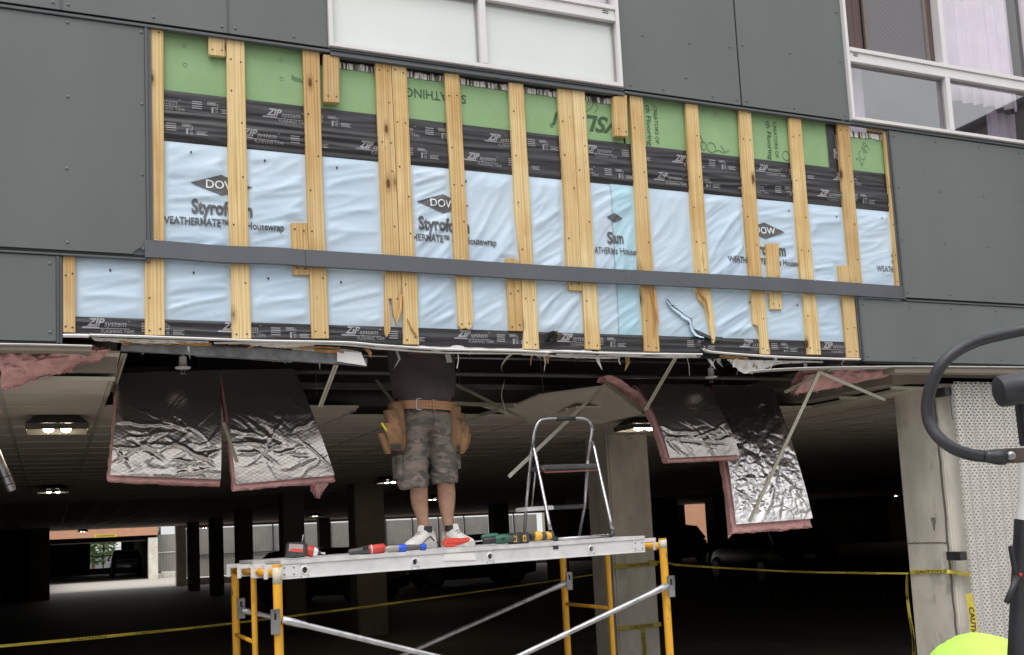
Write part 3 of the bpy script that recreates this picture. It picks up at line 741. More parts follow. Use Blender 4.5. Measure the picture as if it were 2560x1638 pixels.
# nail heads on the strips
for so_, (z0, z1, e) in zip(STRIP_OBJ, _EDGE):
    nh = MB(); zz = z0+.035
    while zz < z1-.02:
        a, b = float(np.interp(zz, *e[0])), float(np.interp(zz, *e[1])); x = (a+b)/2; w_ = (b-a)
        if w_ > .05:
            for sgn in ((-1, 1) if (zz < z0+.05 or zz > z1-.16 or random.random() < .2) else (random.choice((-1, 1)),)):
                nh.lathe((x+w_*.27*sgn, .0096 if so_['_y'] > 0 else -.0045, zz+random.uniform(-.012, .012)), (0,-1,0), [(0,.0056),(.0018,.0048)], 6)
        zz += random.uniform(.17, .34)
    if nh.v: mk('nail_heads', nh, M['dark'], so_, kind='stuff')
    del so_['_y']

# steel rail across the strips, two lengths lapped
def rail(x0, x1, dz0, dz1, dy, nseg=16):
    rings = []
    for k in range(nseg+1):
        t = k/nseg; x = x0+(x1-x0)*t; z = 3.222+dz0+(dz1-dz0)*t+.004*math.sin(t*9+x0); y = -.016+dy+.003*math.sin(t*7)
        rings.append([(x, y+.013, z+.096), (x, y, z+.096), (x, y-.004, z+.0), (x, y+.012, z-.004), (x, y+.014, z-.001), (x, y-.0005, z+.003), (x, y+.0028, z+.093), (x, y+.013, z+.0935)])
    mk('steel_rail', MB().loft(rings), M['rail'], B)
xr = P(4, 2148, 420)[0]
rail(.468, xr, 0, .002, 0); rail(xr-.01, 5.832, -.002, .008, -.0036)
sc2 = MB()
for a, b in STUD[1:13]:
    sc2.lathe(((a+b)/2, -.019, 3.322), (0,-.4,1), [(0,.006),(.003,.005)], 6)
mk('rail_screws', sc2, M['white_metal'], B, kind='stuff')

# ------------------------------------------------------------------ windows
def window(x0, mull, x1, name):
    w = MB(); y0, y1 = -.030, .055
    w.box(x0, x0+.028, y0, y1, 4.574, 6.8); w.box(x1-.028, x1, y0, y1, 4.574, 6.8)
    w.box(x0+.0285, x1-.0285, y0, y1, 4.574, 4.600)
    w.box(x0+.0285, x1-.0285, y0+.004, y1, 5.034, 5.066); w.box(x0+.0285, x1-.0285, y0+.010, y1, 5.067, 5.112); w.box(x0+.0285, x1-.0285, y0-.002, y1, 5.113, 5.145)
    o = mk('window', w, M['frame'], B, bevel=.002)
    mk('mullion', MB().box(mull-.024, mull+.024, y0+.002, y1, 4.6005, 5.0335), M['frame'], o, bevel=.003)
    gk = MB()
    for a, b in ((x0+.029, mull-.0245), (mull+.0245, x1-.029)):
        for bx in ((a, a+.009, 4.601, 5.033), (b-.009, b, 4.601, 5.033), (a+.0095, b-.0095, 4.601, 4.610), (a+.0095, b-.0095, 5.024, 5.033)): gk.box(bx[0], bx[1], .006, .02, bx[2], bx[3])
    mk('gasket', gk, mat('gasket_'+name, (.30,.29,.30), .5), o)
    sl_ = MB()
    for xx in (x1-.10, x0+.09):
        sl_.box(xx-.022, xx+.022, -.0215, -.0195, 5.082, 5.088); sl_.box(xx-.022, xx+.022, -.0215, -.0195, 5.096, 5.102)
    mk('weep_slots', sl_, M['gap'], o, kind='stuff')
    return o
w1 = window(1.523, 2.524, 3.527, 'a')
mk('pane', MB().box(1.552, 2.499, .022, .028, 4.601, 5.033), M['milk'], w1)
mk('pane', MB().box(2.549, 3.498, .022, .028, 4.601, 5.033), M['milk'], w1)
mk('pane', MB().box(1.552, 3.498, .022, .028, 5.146, 6.8), M['glass'], w1)
mk('roller_blind', MB().box(1.552, 3.498, .10, .104, 5.16, 6.8), M['curtain'], w1)
w2 = window(5.483, 6.486, 7.490, 'b')
mk('pane', MB().box(5.512, 6.461, .022, .028, 4.601, 5.033), M['glass'], w2)
mk('pane', MB().box(6.511, 7.461, .022, .028, 4.601, 5.033), M['glass'], w2)
mk('pane', MB().box(6.511, 7.461, .030, .036, 5.146, 6.8), M['glass_thin'], w2)
mk('mullion', MB().box(6.462, 6.510, -.024, .05, 5.1455, 6.8), M['frame'], w2, bevel=.003)
mk('insect_screen', MB().box(5.775, 6.345, .034, .037, 5.165, 6.8), M['screen'], w2)
mk('screen_frame', MB().box(5.735, 5.7745, .028, .05, 5.147, 6.8).box(6.3455, 6.385, .028, .05, 5.147, 6.8).box(5.7755, 6.345, .028, .05, 5.147, 5.164), mat('screen_bronze', (.17,.14,.125), .5, .2), w2, bevel=.002)
mk('sash_panel', MB().box(5.512, 5.640, .045, .06, 5.147, 6.8).box(5.648, 5.730, .055, .07, 5.147, 6.8).box(6.390, 6.460, .05, .066, 5.147, 6.8), M['brown'], w2, bevel=.003)
def curtain(x0, x1, y, z0, z1, amp, m, name='curtain'):
    mb = MB(); mb.grid(int((x1-x0)/.01)+2, 8, lambda s, t: (x0+(x1-x0)*s, y+amp*math.sin(s*(x1-x0)*52+1.5*nz(s*4, t))+amp*.6*nz(s*9, t*.5), z0+(z1-z0)*t))
    return mk(name, mb, M[m], w2, smooth=True)
curtain(6.58, 7.47, .16, 4.95, 6.8, .022, 'curtain'); curtain(5.52, 5.80, .16, 4.55, 5.14, .016, 'curtain'); curtain(7.15, 7.47, .22, 4.55, 4.94, .016, 'curtain')
rm = MB().box(5.46, 7.52, 2.4, 2.45, 4.3, 6.9).box(5.40, 5.46, .28, 2.45, 4.3, 6.9).box(7.52, 7.58, .28, 2.45, 4.3, 6.9).box(5.46, 7.52, .06, 2.45, 4.40, 4.50).box(5.46, 7.52, .06, 2.45, 6.81, 6.9)
mk('room', rm, M['room'], B)
mk('window_desk', MB().box(5.75, 6.55, .35, .9, 4.68, 4.71).box(5.75, 5.79, .35, .9, 4.5, 4.679).box(6.51, 6.55, .35, .9, 4.5, 4.679), M['wood'], B)
mk('desk_papers', MB().box(6.02, 6.18, .40, .55, 4.7115, 4.735).box(6.26, 6.36, .42, .56, 4.7115, 4.730), M['white'], B)
rm1 = MB().box(1.50, 3.55, .5, .52, 4.3, 6.9).box(1.44, 1.50, .28, .52, 4.3, 6.9).box(3.55, 3.60, .28, .52, 4.3, 6.9).box(1.50, 3.55, .06, .5, 4.40, 4.50)
mk('window_reveal', rm1, M['room'], B)
mk('roof_slab', MB().box(-2.2, 9.5, .02, 3, 6.85, 7.1), M['conc'], B)

# ------------------------------------------------------------------ torn lower edge of the facade
def lip(pts, h, d, m='white_metal', name='drip_edge', y=-.006, wav=0.0):
    p3 = smooth_path([P(n, x, yy, y) for n, x, yy in pts], 5); rings = []
    for i, p in enumerate(p3):
        w = wav*nz(i*.7, 3); rings.append([(p.x, p.y+w, p.z+h/2), (p.x, p.y-.006+w, p.z), (p.x, p.y+w, p.z-h/2), (p.x, p.y+d, p.z-h/2+.002), (p.x, p.y+d, p.z+h/2)])
    return mk(name, MB().loft(rings), M[m], B)
lip([(4,440,948),(4,530,948),(4,622,950)], .017, .03)
lip([(4,625,944),(4,1200,962),(4,1800,984),(4,2407,996),(5,300,1018),(5,740,1045),(5,1250,1056),(5,1462,1068)], .0125, .03, wav=.004)
lip([(4,1500,1000),(4,1900,1000),(4,2407,1012),(5,300,1040),(5,740,1068),(5,1250,1074),(5,1450,1082)], .010, .02, 'paper', 'torn_sealant', .012, .006)
lip([(5,1500,1058),(5,2000,1075),(5,2407,1080),(6,155,1080)], .0115, .03, wav=.004)
lip([(5,1520,1080),(5,1900,1090),(5,2300,1102),(6,140,1098)], .008, .02, 'paper', 'torn_sealant', .012, .005)
lip([(6,172,1040),(6,210,1060),(6,400,1078),(6,760,1100),(6,1262,1115)], .0125, .03, wav=.003)
lip([(4,-60,1006),(4,300,1012),(4,645,1021)], .0085, .10, 'white_metal', 'soffit_trim', -.004)
lip([(6,510,1196),(6,700,1182),(6,1000,1171),(6,1700,1164),(6,2600,1172)], .0075, .12, 'white_metal', 'soffit_trim', -.004)
lip([(4,-60,1030),(4,300,1035),(4,640,1042)], .030, .12, 'conc_in', 'soffit_board', .02)
lip([(6,1500,1190),(6,2000,1190),(6,2600,1200)], .040, .12, 'conc_in', 'soffit_board', .02)
mk('shadow_gap', MB().box(5.43, 9.5, .004, .06, 2.738, 2.7505), M['gap'], B); mk('shadow_gap', MB().box(-2.2, .05, .004, .06, 2.738, 2.7505), M['gap'], B)
# board ends, torn paper and strand board hanging under the edge
def rag(pts0, pts1, y, m, name, wav=.01, nseg=30):
    a = smooth_path([P(n, x, yy, y) for n, x, yy in pts0], 8); b = smooth_path([P(n, x, yy, y+.02) for n, x, yy in pts1], 8); k = min(len(a), len(b))
    mb = MB(); mb.grid(k, 4, lambda s, t: tuple(Vector(a[int(round(s*(k-1)))]).lerp(b[int(round(s*(k-1)))], t)+Vector((0, -wav*nz(s*19, t*2, 2), wav*.6*t*nz(s*27, 5)))))
    return mk(name, mb, M[m], B, smooth=False)
rag([(4,640,962),(4,900,972),(4,1200,980),(4,1460,990)], [(4,660,985),(4,900,1000),(4,1200,1005),(4,1460,1005)], .02, 'paper', 'torn_paper')
rag([(4,830,985),(4,1100,990),(4,1300,995),(4,1480,1000)], [(4,860,1015),(4,1100,1012),(4,1300,1020),(4,1480,1025)], .03, 'osb', 'strand_board')
rag([(4,1600,1000),(4,1800,1005),(4,2100,1020),(4,2380,1030)], [(4,1600,1020),(4,1800,1025),(4,2100,1045),(4,2380,1045)], .03, 'osb', 'strand_board')
rag([(4,1720,1000),(4,1900,1005),(4,2100,1010),(4,2200,1012)], [(4,1760,1020),(4,1900,1030),(4,2050,1032),(4,2200,1020)], .018, 'paper', 'torn_paper')
rag([(4,2030,1030),(4,2200,1040),(4,2407,1045),(5,150,1065)], [(4,2050,1060),(4,2200,1075),(4,2407,1085),(5,150,1110)], .05, 'paper', 'torn_paper')
rag([(4,2200,1045),(4,2300,1050),(4,2407,1055)], [(4,2200,1062),(4,2300,1075),(4,2407,1085)], .035, 'osb', 'strand_board')
rag([(6,275,1085),(6,380,1092),(6,480,1100)], [(6,290,1110),(6,380,1118),(6,470,1125)], .03, 'osb', 'strand_board')
rag([(6,330,1115),(6,500,1120),(6,700,1125),(6,1000,1128)], [(6,350,1140),(6,470,1215),(6,700,1150),(6,1000,1140)], .04, 'paper', 'torn_paper', .02)
rag([(5,1270,1078),(5,1500,1085),(5,1750,1095),(5,1950,1100)], [(5,1270,1085),(5,1500,1100),(5,1750,1110),(5,1950,1112)], .03, 'paper', 'torn_paper')
rag([(6,760,1130),(6,1000,1135),(6,1380,1150)], [(6,720,1165),(6,1000,1150),(6,1380,1160)], .06, 'gap', 'loose_membrane', .02)
def cable(pts, r, m, name, y=.03):
    mk(name, MB().tube(smooth_path([P(n, x, yy, y+(0.01*i)) for i, (n, x, yy) in enumerate(pts)], 5), r, 6), M[m], B, smooth=True)
cable([(6,375,1170),(6,380,1125),(6,420,1105),(6,470,1110),(6,495,1150),(6,505,1220)], .0055, 'white', 'loose_cable')
cable([(5,825,1080),(5,828,1120),(5,818,1180)], .003, 'white', 'loose_thread'); cable([(5,920,1060),(5,905,1085)], .003, 'white', 'loose_thread')
cable([(5,1960,1095),(5,1950,1120),(5,1962,1150)], .004, 'white', 'loose_thread'); cable([(6,222,1145),(6,222,1165)], .004, 'white', 'loose_thread', .2)
# flap of metal torn at the gap and mid-right dent
rag([(5,1450,930),(5,1500,915),(5,1535,940)], [(5,1440,1000),(5,1480,1010),(5,1510,990)], -.012, 'tape', 'torn_flap', .02)
rag([(5,1520,910),(5,1530,935),(5,1530,960)], [(5,1505,960),(5,1512,980),(5,1510,1000)], -.014, 'osb', 'strand_board', .01)
tp = [(5,2285,697),(5,2330,748),(5,2372,778),(6,40,814),(6,76,838),(6,88,892),(6,122,942),(6,170,958)]
tb = [(5,2281,702),(5,2320,758),(5,2358,792),(6,26,830),(6,62,856),(6,74,905),(6,110,955),(6,166,968)]
pa, pb = smooth_path([P(*p, .016) for p in tp], 5), smooth_path([P(*p, .010) for p in tb], 5)
mb = MB().grid(len(pa), 6, lambda s, t: tuple(pa[int(round(s*(len(pa)-1)))].lerp(pb[int(round(s*(len(pa)-1)))], t)+Vector((0, -.006*math.sin(t*1.6)*(.3+.7*abs(nz(s*5, 2))), .010*t*nz(s*14, t*3)))))
mk('torn_flap', mb, M['wrap'], B, smooth=True, label='torn curled flap of housewrap')
mb = MB().grid(len(pa), 2, lambda s, t: tuple(pa[int(round(s*(len(pa)-1)))]+Vector((.004*t*(1+nz(s*9, 4)), .002, .006*t*(1+1.5*nz(s*11, 1))))))
mk('tear_gap', mb, M['gap'], B)
gp = [P(6, *p, .026)[[0, 2]] for p in ((140,965),(185,950),(215,960),(200,1010),(172,1045),(165,1085),(140,1085),(150,1030))]
mk('dark_break', MB().prism([tuple(p) for p in gp], .0225, .0265), M['gap'], B)
# drooping galvanised channel under the left half
def channel(p0, p1, name, y0, y1, m='galv'):
    a = [P(*p, y0) for p in p0]; b = [P(*p, y0) for p in p1]; rings = []
    for u, v in zip(a, b):
        rings.append([(u[0],u[1],u[2]), (v[0],v[1],v[2]), (v[0],v[1]+y1,v[2]+.004), (v[0],v[1]+y1,v[2]+.010), (v[0],v[1]+.004,v[2]+.006), (u[0],u[1]+.004,u[2]-.004), (u[0],u[1]+y1,u[2]-.004), (u[0],u[1]+y1,u[2])])
    return mk(name, MB().loft(rings), M[m], B)
channel([(4,850,1008),(4,1300,1018),(4,1900,1040),(4,2407,1085),(5,190,1110)], [(4,845,1055),(4,1300,1080),(4,1900,1118),(4,2407,1150),(5,190,1165)], 'steel_channel', .055, .05, 'chan')
channel([(4,1360,1078),(4,1700,1098),(4,2050,1122)], [(4,1370,1095),(4,1700,1112),(4,2045,1138)], 'steel_clip', .060, .03, 'chan')
channel([(5,-20,1060),(5,60,1062),(5,150,1072)], [(5,-20,1130),(5,80,1145),(5,185,1160)], 'crushed_soffit_end', .045, .04, 'white_metal')

# ragged membrane and scraps along the whole torn underside
rr_ = random.Random(21)
def hem(x0, x1, z, y, m, name, drop, step=.02):
    mb = MB(); n = int((x1-x0)/step)
    for k in range(n):
        xa = x0+(x1-x0)*k/n; xb = x0+(x1-x0)*(k+1)/n
        f_ = lambda x: z-drop*(.35+.9*abs(nz(x*3.1, y*50, 2))+.5*max(0, nz(x*17, 1.7, 3)))
        mb.add([(xa, y, z+.03), (xb, y, z+.03), (xb, y+.012*nz(xb*9, 2), f_(xb)), (xa, y+.012*nz(xa*9, 2), f_(xa))], [(0,1,2,3)])
    return mk(name, mb, M[m], B)
hem(.25, 5.35, 2.775, .045, 'gap', 'torn_membrane', .030); hem(1.75, 3.2, 2.772, .030, 'paper', 'torn_paper', .016, .014); hem(3.25, 4.0, 2.765, .034, 'paper', 'torn_paper', .018, .014)
for k in range(26):
    x = rr_.uniform(.4, 5.3); L = rr_.uniform(.03, .13); z = 2.77; y = rr_.uniform(.03, .10)
    p0 = Vector((x, y, z)); p1 = p0+Vector((rr_.uniform(-.03,.03), rr_.uniform(-.01,.03), -L*.5)); p2 = p1+Vector((rr_.uniform(-.05,.05), rr_.uniform(-.01,.03), -L*.5))
    if k % 7 == 0: mk('loose_thread', MB().tube([p0, p1, p2], [.0022, .0018, .001], 5), M['white'], B)
    else:
        w_ = rr_.uniform(.006, .022); mk('torn_scrap', MB().add([p0-Vector((w_,0,0)), p0+Vector((w_,0,0)), p1+Vector((w_*.9,-.004,0)), p2, p1-Vector((w_*.5,.004,0))], [(0,1,2,4), (4,2,3)]), M[rr_.choice(('paper','osb','gap','paper','galv'))], B)

# ================================================================== THE PARKING GARAGE UNDER THE BUILDING
ZC = 2.60
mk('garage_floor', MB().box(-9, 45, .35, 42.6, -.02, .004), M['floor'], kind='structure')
mk('far_floor', MB().box(-9, 5.6, 57.01, 90, -.01, .008), M['floor'], kind='structure')  # darker than the yard floor, the far block's shade put into colour
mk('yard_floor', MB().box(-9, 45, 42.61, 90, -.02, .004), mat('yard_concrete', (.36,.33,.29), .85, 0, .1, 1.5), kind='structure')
gc = MB()
gc.box(-9, 45, 2.45, 42.5, 2.64, 2.9); gc.box(-9, .34, .30, 2.449, 2.64, 2.9); gc.box(5.96, 45, .30, 2.449, 2.64, 2.9)
mk('void_slab', MB().box(-9, 45, .29, 42.5, 3.45, 3.75).box(-9, 45, 2.45, 2.6, 2.901, 3.449).box(.20, .34, .30, 2.45, 2.901, 3.449).box(5.96, 6.1, .30, 2.45, 2.901, 3.449), M['steel_shade'], kind='structure')  # slab and closing walls coloured near-black to paint the void's darkness
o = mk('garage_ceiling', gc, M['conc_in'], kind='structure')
mk('far_light_block', MB().box(5.61, 5.8, 58.2, 78, .004, 2.9), M['steel_shade'], kind='structure')  # unseen wall, added to keep side light out of the far block
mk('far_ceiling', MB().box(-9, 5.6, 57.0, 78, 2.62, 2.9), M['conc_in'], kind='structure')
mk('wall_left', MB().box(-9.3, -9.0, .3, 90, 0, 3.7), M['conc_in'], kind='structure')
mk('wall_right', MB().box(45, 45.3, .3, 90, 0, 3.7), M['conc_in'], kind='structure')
mk('wall_front', MB().box(-9, -2.6, .15, .40, 0, 2.75).box(9.4, 45, .15, .40, 0, 2.75), M['conc'], kind='structure')
mk('upper_front', MB().box(-9, -2.205, .06, .3, 2.755, 7).box(9.505, 45, .06, .3, 2.755, 7), M['panel'], kind='structure')
CE = thing('ceiling_grid', 'suspended ceiling of square tiles in a painted metal grid over the garage', 'ceiling', (2.0, 3.0, ZC))
TW = .585; TX0 = .31
tl = MB().box(-TW/2+.012, TW/2-.012, -TW/2+.012, TW/2-.012, 0, .016)
tile0 = None
def hole(x, y): return (.34 < x < 5.95 and y < 1.62) or (1.2 < x < 5.6 and y < 2.0 and nz(x*1.7, 4.4) > -.1)
ntile = 0
for j in range(12):
    for i in range(-4, 17):
        x = TX0+TW*(i+.5); y = .33+TW*(j+.5)
        if hole(x, y) or ntile >= 230 or (i > 11 and j < 1): continue
        ntile += 1
        if tile0 is None:
            me = bpy.data.meshes.new('ceiling_tile'); me.from_pydata(tl.v, [], tl.f); me.materials.append(M['tile']); me.update(); tile0 = me
        t_ = bpy.data.objects.new('ceiling_tile', tile0); link(t_); t_.parent = CE
        t_.location = (x-2.0, y-3.0, random.uniform(-.001, .002))
        t_.rotation_euler = (random.uniform(-.006, .006), random.uniform(-.006, .006), 0)
fs_ = MB().box(-9, -2.05, .33, 42.4, 2.601, 2.638).box(-2.05, 10.2, 7.38, 42.4, 2.601, 2.638).box(10.25, 45, .33, 42.4, 2.601, 2.638)
mk('ceiling_sheet', fs_, M['tile'], CE)
for i in range(-14, 34):
    x = TX0+TW*i; y0 = 1.65 if .36 < x < 5.9 else .33
    if i < -4 or i > 17: y0 = .33
    mk('grid_runner', MB().box(x-.011, x+.011, y0, 42.3, ZC-.006, ZC+.02), M['tbar'], CE)
for j in range(0, 26):
    y = .33+TW*j
    seg = [(-2.05, .33), (5.96, 10.2)] if y < 1.65 else [(-2.05, 10.2)]
    for a, b in seg: mk('grid_cross_bar', MB().box(a, b, y-.009, y+.009, ZC-.004, ZC+.018), M['tbar'], CE)
# columns
def column(x, y, w, d, label, h=2.62, m='conc_in', grp='columns inside the garage'):
    o = mk('concrete_column', MB().box(x, x+w, y, y+d, .004, h), M[m], base=(x+w/2, y+d/2, 0), bevel=.02)
    tag(o, label, 'column', grp); return o
column(5.33, 3.77, .50, .50, 'broad garage column behind the step ladder with yellow tape round it', 2.62, 'conc')  # lighter concrete than its neighbours, painting the light on its front
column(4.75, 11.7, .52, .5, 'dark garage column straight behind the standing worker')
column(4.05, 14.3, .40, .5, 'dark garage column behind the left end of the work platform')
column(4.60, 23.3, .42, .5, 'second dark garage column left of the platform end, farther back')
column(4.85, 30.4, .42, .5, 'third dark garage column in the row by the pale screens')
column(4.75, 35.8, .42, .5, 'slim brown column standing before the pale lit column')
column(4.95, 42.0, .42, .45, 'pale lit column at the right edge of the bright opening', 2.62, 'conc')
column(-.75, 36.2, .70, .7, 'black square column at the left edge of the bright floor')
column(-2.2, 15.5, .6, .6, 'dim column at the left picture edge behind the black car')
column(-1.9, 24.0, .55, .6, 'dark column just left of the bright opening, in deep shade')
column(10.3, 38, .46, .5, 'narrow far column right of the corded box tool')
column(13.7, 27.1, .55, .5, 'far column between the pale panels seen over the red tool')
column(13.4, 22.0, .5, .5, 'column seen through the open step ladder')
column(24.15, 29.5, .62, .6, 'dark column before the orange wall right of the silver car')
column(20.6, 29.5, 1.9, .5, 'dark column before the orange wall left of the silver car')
# big weathered column at the right of the opening
cr_ = thing('concrete_pillar', 'tall weathered grey concrete pillar with cracks beside the perforated screen', 'column', (6.3, .6, 0))
mk('shaft', MB().box(6.415, 7.5, .30, .785, .004, 2.70), M['conc'], cr_, bevel=.012)
gj = MB(); gj.grid(3, 70, lambda s, t: (6.4125, .345+.022*(s-.5)+.008*nz(t*9, 3)+.006*nz(t*31, 7), .05+2.6*t))
mk('grout_line', gj, mat('grout', (.17,.155,.135), .9, 0, .2, 12, .3, 40), cr_)
ck = MB(); zc_ = P(9, 1700, 755, .6)[2]
ck.grid(40, 2, lambda s, t: (6.4120, .780-.43*s, zc_+.012*nz(s*22, 2)+(t-.5)*(.009+.006*nz(s*40, 7))))
mk('crack', ck, mat('crack_shade', (.13,.115,.10), .95), cr_)
st_ = MB(); st_.grid(12, 12, lambda s, t: (6.4122, .470+.045*(s-.5)*(1.2-t)+.01*nz(t*4, s*3), P(9, 1810, 620, .45)[2]+.05-.10*t))
mk('stain', st_, mat('stain_shade', (.21,.20,.18), .9), cr_)
# perforated corrugated screen to the right of it
ps = thing('perforated_screen', 'pale perforated corrugated metal screen on the right over the concrete pillar', 'screen', (7.3, .15, 0))
def perforated(x0, x1, z0, z1, y, pitch, r):
    mb = MB(); nx = int((x1-x0)/pitch); rowh = pitch*.866; nzr = int((z1-z0)/rowh)
    for j in range(nzr):
        for i in range(nx):
            cx = x0+pitch*(i+.5+.5*(j % 2)); cz = z0+rowh*(j+.5)
            hx, hz = pitch/2, rowh/2
            o_ = len(mb.v)
            out = [(-hx,-hz),(0,-hz),(hx,-hz),(hx,hz),(0,hz),(-hx,hz)]
            inn = [(r*math.cos(a), r*math.sin(a)) for a in (rad(210), rad(270), rad(330), rad(30), rad(90), rad(150))]
            f = lambda X: y+.014*math.sin(X*2*math.pi/.1048)
            mb.v += [(cx+a, f(cx+a), cz+b) for a, b in out]+[(cx+a, f(cx+a), cz+b) for a, b in inn]
            mb.f += [(o_+k, o_+(k+1)%6, o_+6+(k+1)%6, o_+6+k) for k in range(6)]
    return mb
ptop = P(6, 1910, 1272, .15)
mk('perforated_sheet', perforated(ptop[0], ptop[0]+1.15, .0, ptop[2], .15, .0262, .0082), M['perf'], ps, recalc=False)
bk = MB()
for n, x, y in ((6, 1878, 1340), (9, 1985, 845)):
    p = P(n, x, y, .17); mk('bracket', MB().box(p[0]-.045, p[0]+.03, .165, .30, p[2]-.033, p[2]+.033), M['dark'], ps, bevel=.003)
p = P(6, 1912, 1420, .17); mk('clip_strip', MB().box(p[0]-.025, p[0]-.002, .165, .175, p[2]-.13, p[2]+.13), M['galv'], ps)
# rear: curb, header, pale panels in the open yard behind
mk('yard_dark_block', MB().box(-9, -.45, 37.0, 56.9, .004, 2.64), M['steel_shade'], kind='structure')  # dark block added to cover the bright floor left of the opening
mk('rear_curb', MB().box(5.4, 45, 42.3, 42.6, .004, .30), M['conc'], kind='structure')
mk('rear_header', MB().box(5.4, 23.5, 42.2, 42.5, 2.50, 2.64), mat('header_paint', (.34,.20,.13), .85), kind='structure')
mk('rear_wall_dark', MB().box(23.6, 31.0, 42.2, 42.5, .004, 2.64).box(34.3, 45, 42.2, 42.5, .004, 2.64), M['steel_shade'], kind='structure')
for k in range(13):
    x = 5.6+1.42*k
    f = thing('fence_panel', ['pale ribbed metal fence panel behind the garage, %s from the bright opening' % s for s in ('first','second','third','fourth','fifth','sixth','seventh','eighth','ninth','tenth','eleventh','twelfth','thirteenth','fourteenth','fifteenth','sixteenth')][k], 'fence panel', (x+.7, 46, 0), 'pale fence panels in the rear yard')
    mb = MB(); mb.grid(58, 2, lambda s, t: (x+.03+1.36*s, 46+.018*math.sin(s*2*math.pi*14.5), .25+2.25*t)); mk('ribbed_sheet', mb, M['corr'], f, smooth=True)
    mk('post', MB().box(x-.03, x+.028, 45.9, 45.97, .004, 2.6), M['dark'], f)
    mk('rail', MB().box(x+.03, x+1.39, 45.9, 45.95, 1.23, 1.28), M['dark'], f)
# far left opening: second garage block behind the open yard
fb = thing('rear_building', 'orange edged garage block seen beyond the bright strip of floor', 'building', (2.5, 57, 0))
mk('header_beam', MB().box(-.6, 5.5, 56.7, 57.0, 2.44, 2.95), M['orange'], fb)
mk('jamb', MB().box(-.75, -.2, 56.7, 57.0, .004, 2.299), M['orange'], fb)
mk('side_panel', MB().box(5.0, 5.5, 56.8, 57.4, .004, 2.299), M['conc'], fb)
mk('rear_wall', MB().box(-9, 2.6, 77.5, 77.8, .004, 2.7).box(4.75, 12, 77.5, 77.8, .004, 2.7).box(2.6, 4.75, 77.5, 77.8, .004, .45).box(2.6, 4.75, 77.5, 77.8, 2.35, 2.7), M['steel_shade'], fb)
mk('window_bars', MB().box(3.45, 3.52, 77.4, 77.5, .45, 2.35).box(2.6, 4.75, 77.4, 77.5, 1.30, 1.36).box(2.6, 4.75, 77.4, 77.5, 1.85, 1.89), M['dark'], fb)
mk('pipe', MB().tube([(-.3, 57.6, 2.17), (4.9, 57.6, 2.17)], .035, 8), M['pipe'], fb)
sg = thing('clearance_sign', 'small yellow sign on the orange beam over the rear opening', 'sign', (2.75, 56.68, 2.45))
mk('board', MB().box(2.15, 3.35, 56.66, 56.69, 2.43, 2.60), M['caution'], sg)
mk('lettering', lay_text('CLEARANCE', .085, lambda u, v: (2.28+u, 56.655, 2.475+v), .02, width=.92), M['ink'], sg)
rs = thing('gate_screen', 'pale ribbed gate screen right of the rear opening, lit from above', 'screen', (6.3, 58, 0))
mb = MB(); mb.grid(90, 2, lambda s, t: (5.55+1.8*s, 58+.02*math.sin(s*2*math.pi*22), .35+2.1*t)); mk('ribbed_sheet', mb, M['corr'], rs, smooth=True)
mk('base_rail', MB().box(5.55, 7.35, 57.9, 58.1, .004, .28), M['conc'], rs); mk('mid_rail', MB().box(5.55, 7.35, 57.93, 57.96, 1.42, 1.46), M['white'], rs)
def tree(x, y, h, r, label):
    t_ = thing('tree', label, 'tree', (x, y, 0), 'trees beyond the rear wall')
    mk('trunk', MB().tube([(x, y, 0), (x+.1, y, h*.3), (x, y+.1, h*.6)], [.16, .12, .07], 8), M['osb'], t_)
    mb = MB(); rnd = random.Random(int(x*10))
    for _ in range(1500):
        d = Vector((rnd.gauss(0,1), rnd.gauss(0,1), rnd.gauss(0,1))).normalized()*r*(rnd.random()**.4)
        c = Vector((x, y, h*.62))+Vector((d.x, d.y, d.z*1.1)); u = Vector((rnd.gauss(0,1), rnd.gauss(0,1), rnd.gauss(0,1))).normalized()*.16; v = u.orthogonal().normalized()*.10
        mb.add([c-u, c+v, c+u, c-v], [(0,1,2,3)])
    mk('crown', mb, M['leaf'], t_, recalc=False)
tree(3.0, 84, 4.0, 1.9, 'leafy green tree seen small through the far barred opening')
# orange wall behind the right of the garage
ow = MB().box(26, 41, 47.5, 47.8, .004, 3.2); o = mk('orange_wall', ow, M['orange'], base=(33, 47.6, 0)); tag(o, 'sunlit orange stucco wall behind the silver car', 'wall')

# ------------------------------------------------------------------ ceiling lamps
def fixture(px, py, label, w=.40, z=ZC, bright=True, x=None, y=None):
    p = atz(px, py, z) if x is None else (x, y, z)
    f = thing('ceiling_light', label, 'light', (p[0], p[1], z), 'ceiling lights in the garage')
    X, Y = p[0], p[1]
    h = MB(); h.loft([[(X-w*.34,Y-.12,z-.004),(X+w*.34,Y-.12,z-.004),(X+w*.34,Y+.12,z-.004),(X-w*.34,Y+.12,z-.004)], [(X-w*.5,Y-.19,z-.065),(X+w*.5,Y-.19,z-.065),(X+w*.5,Y+.19,z-.065),(X-w*.5,Y+.19,z-.065)]])
    mk('housing', h, M['dark'], f)
    tr = MB().box(X-w*.5, X+w*.5, Y-.19, Y-.184, z-.105, z-.066).box(X-w*.5, X+w*.5, Y+.184, Y+.19, z-.105, z-.066).box(X-w*.5, X-w*.5+.006, Y-.183, Y+.183, z-.105, z-.066).box(X+w*.5-.006, X+w*.5, Y-.183, Y+.183, z-.105, z-.066)
    mk('glass_tray', tr, M['pipe'], f)
    for s in (-1, 1): mk('bulb', MB().ell((X+s*w*.14, Y, z-.088), (w*.085, .075, .022), None, 12, 6), M['lamp'], f, smooth=True)
    return f
fixture(143, 1042, 'large twin-bulb ceiling light nearest the left corner, under the pink insulation')
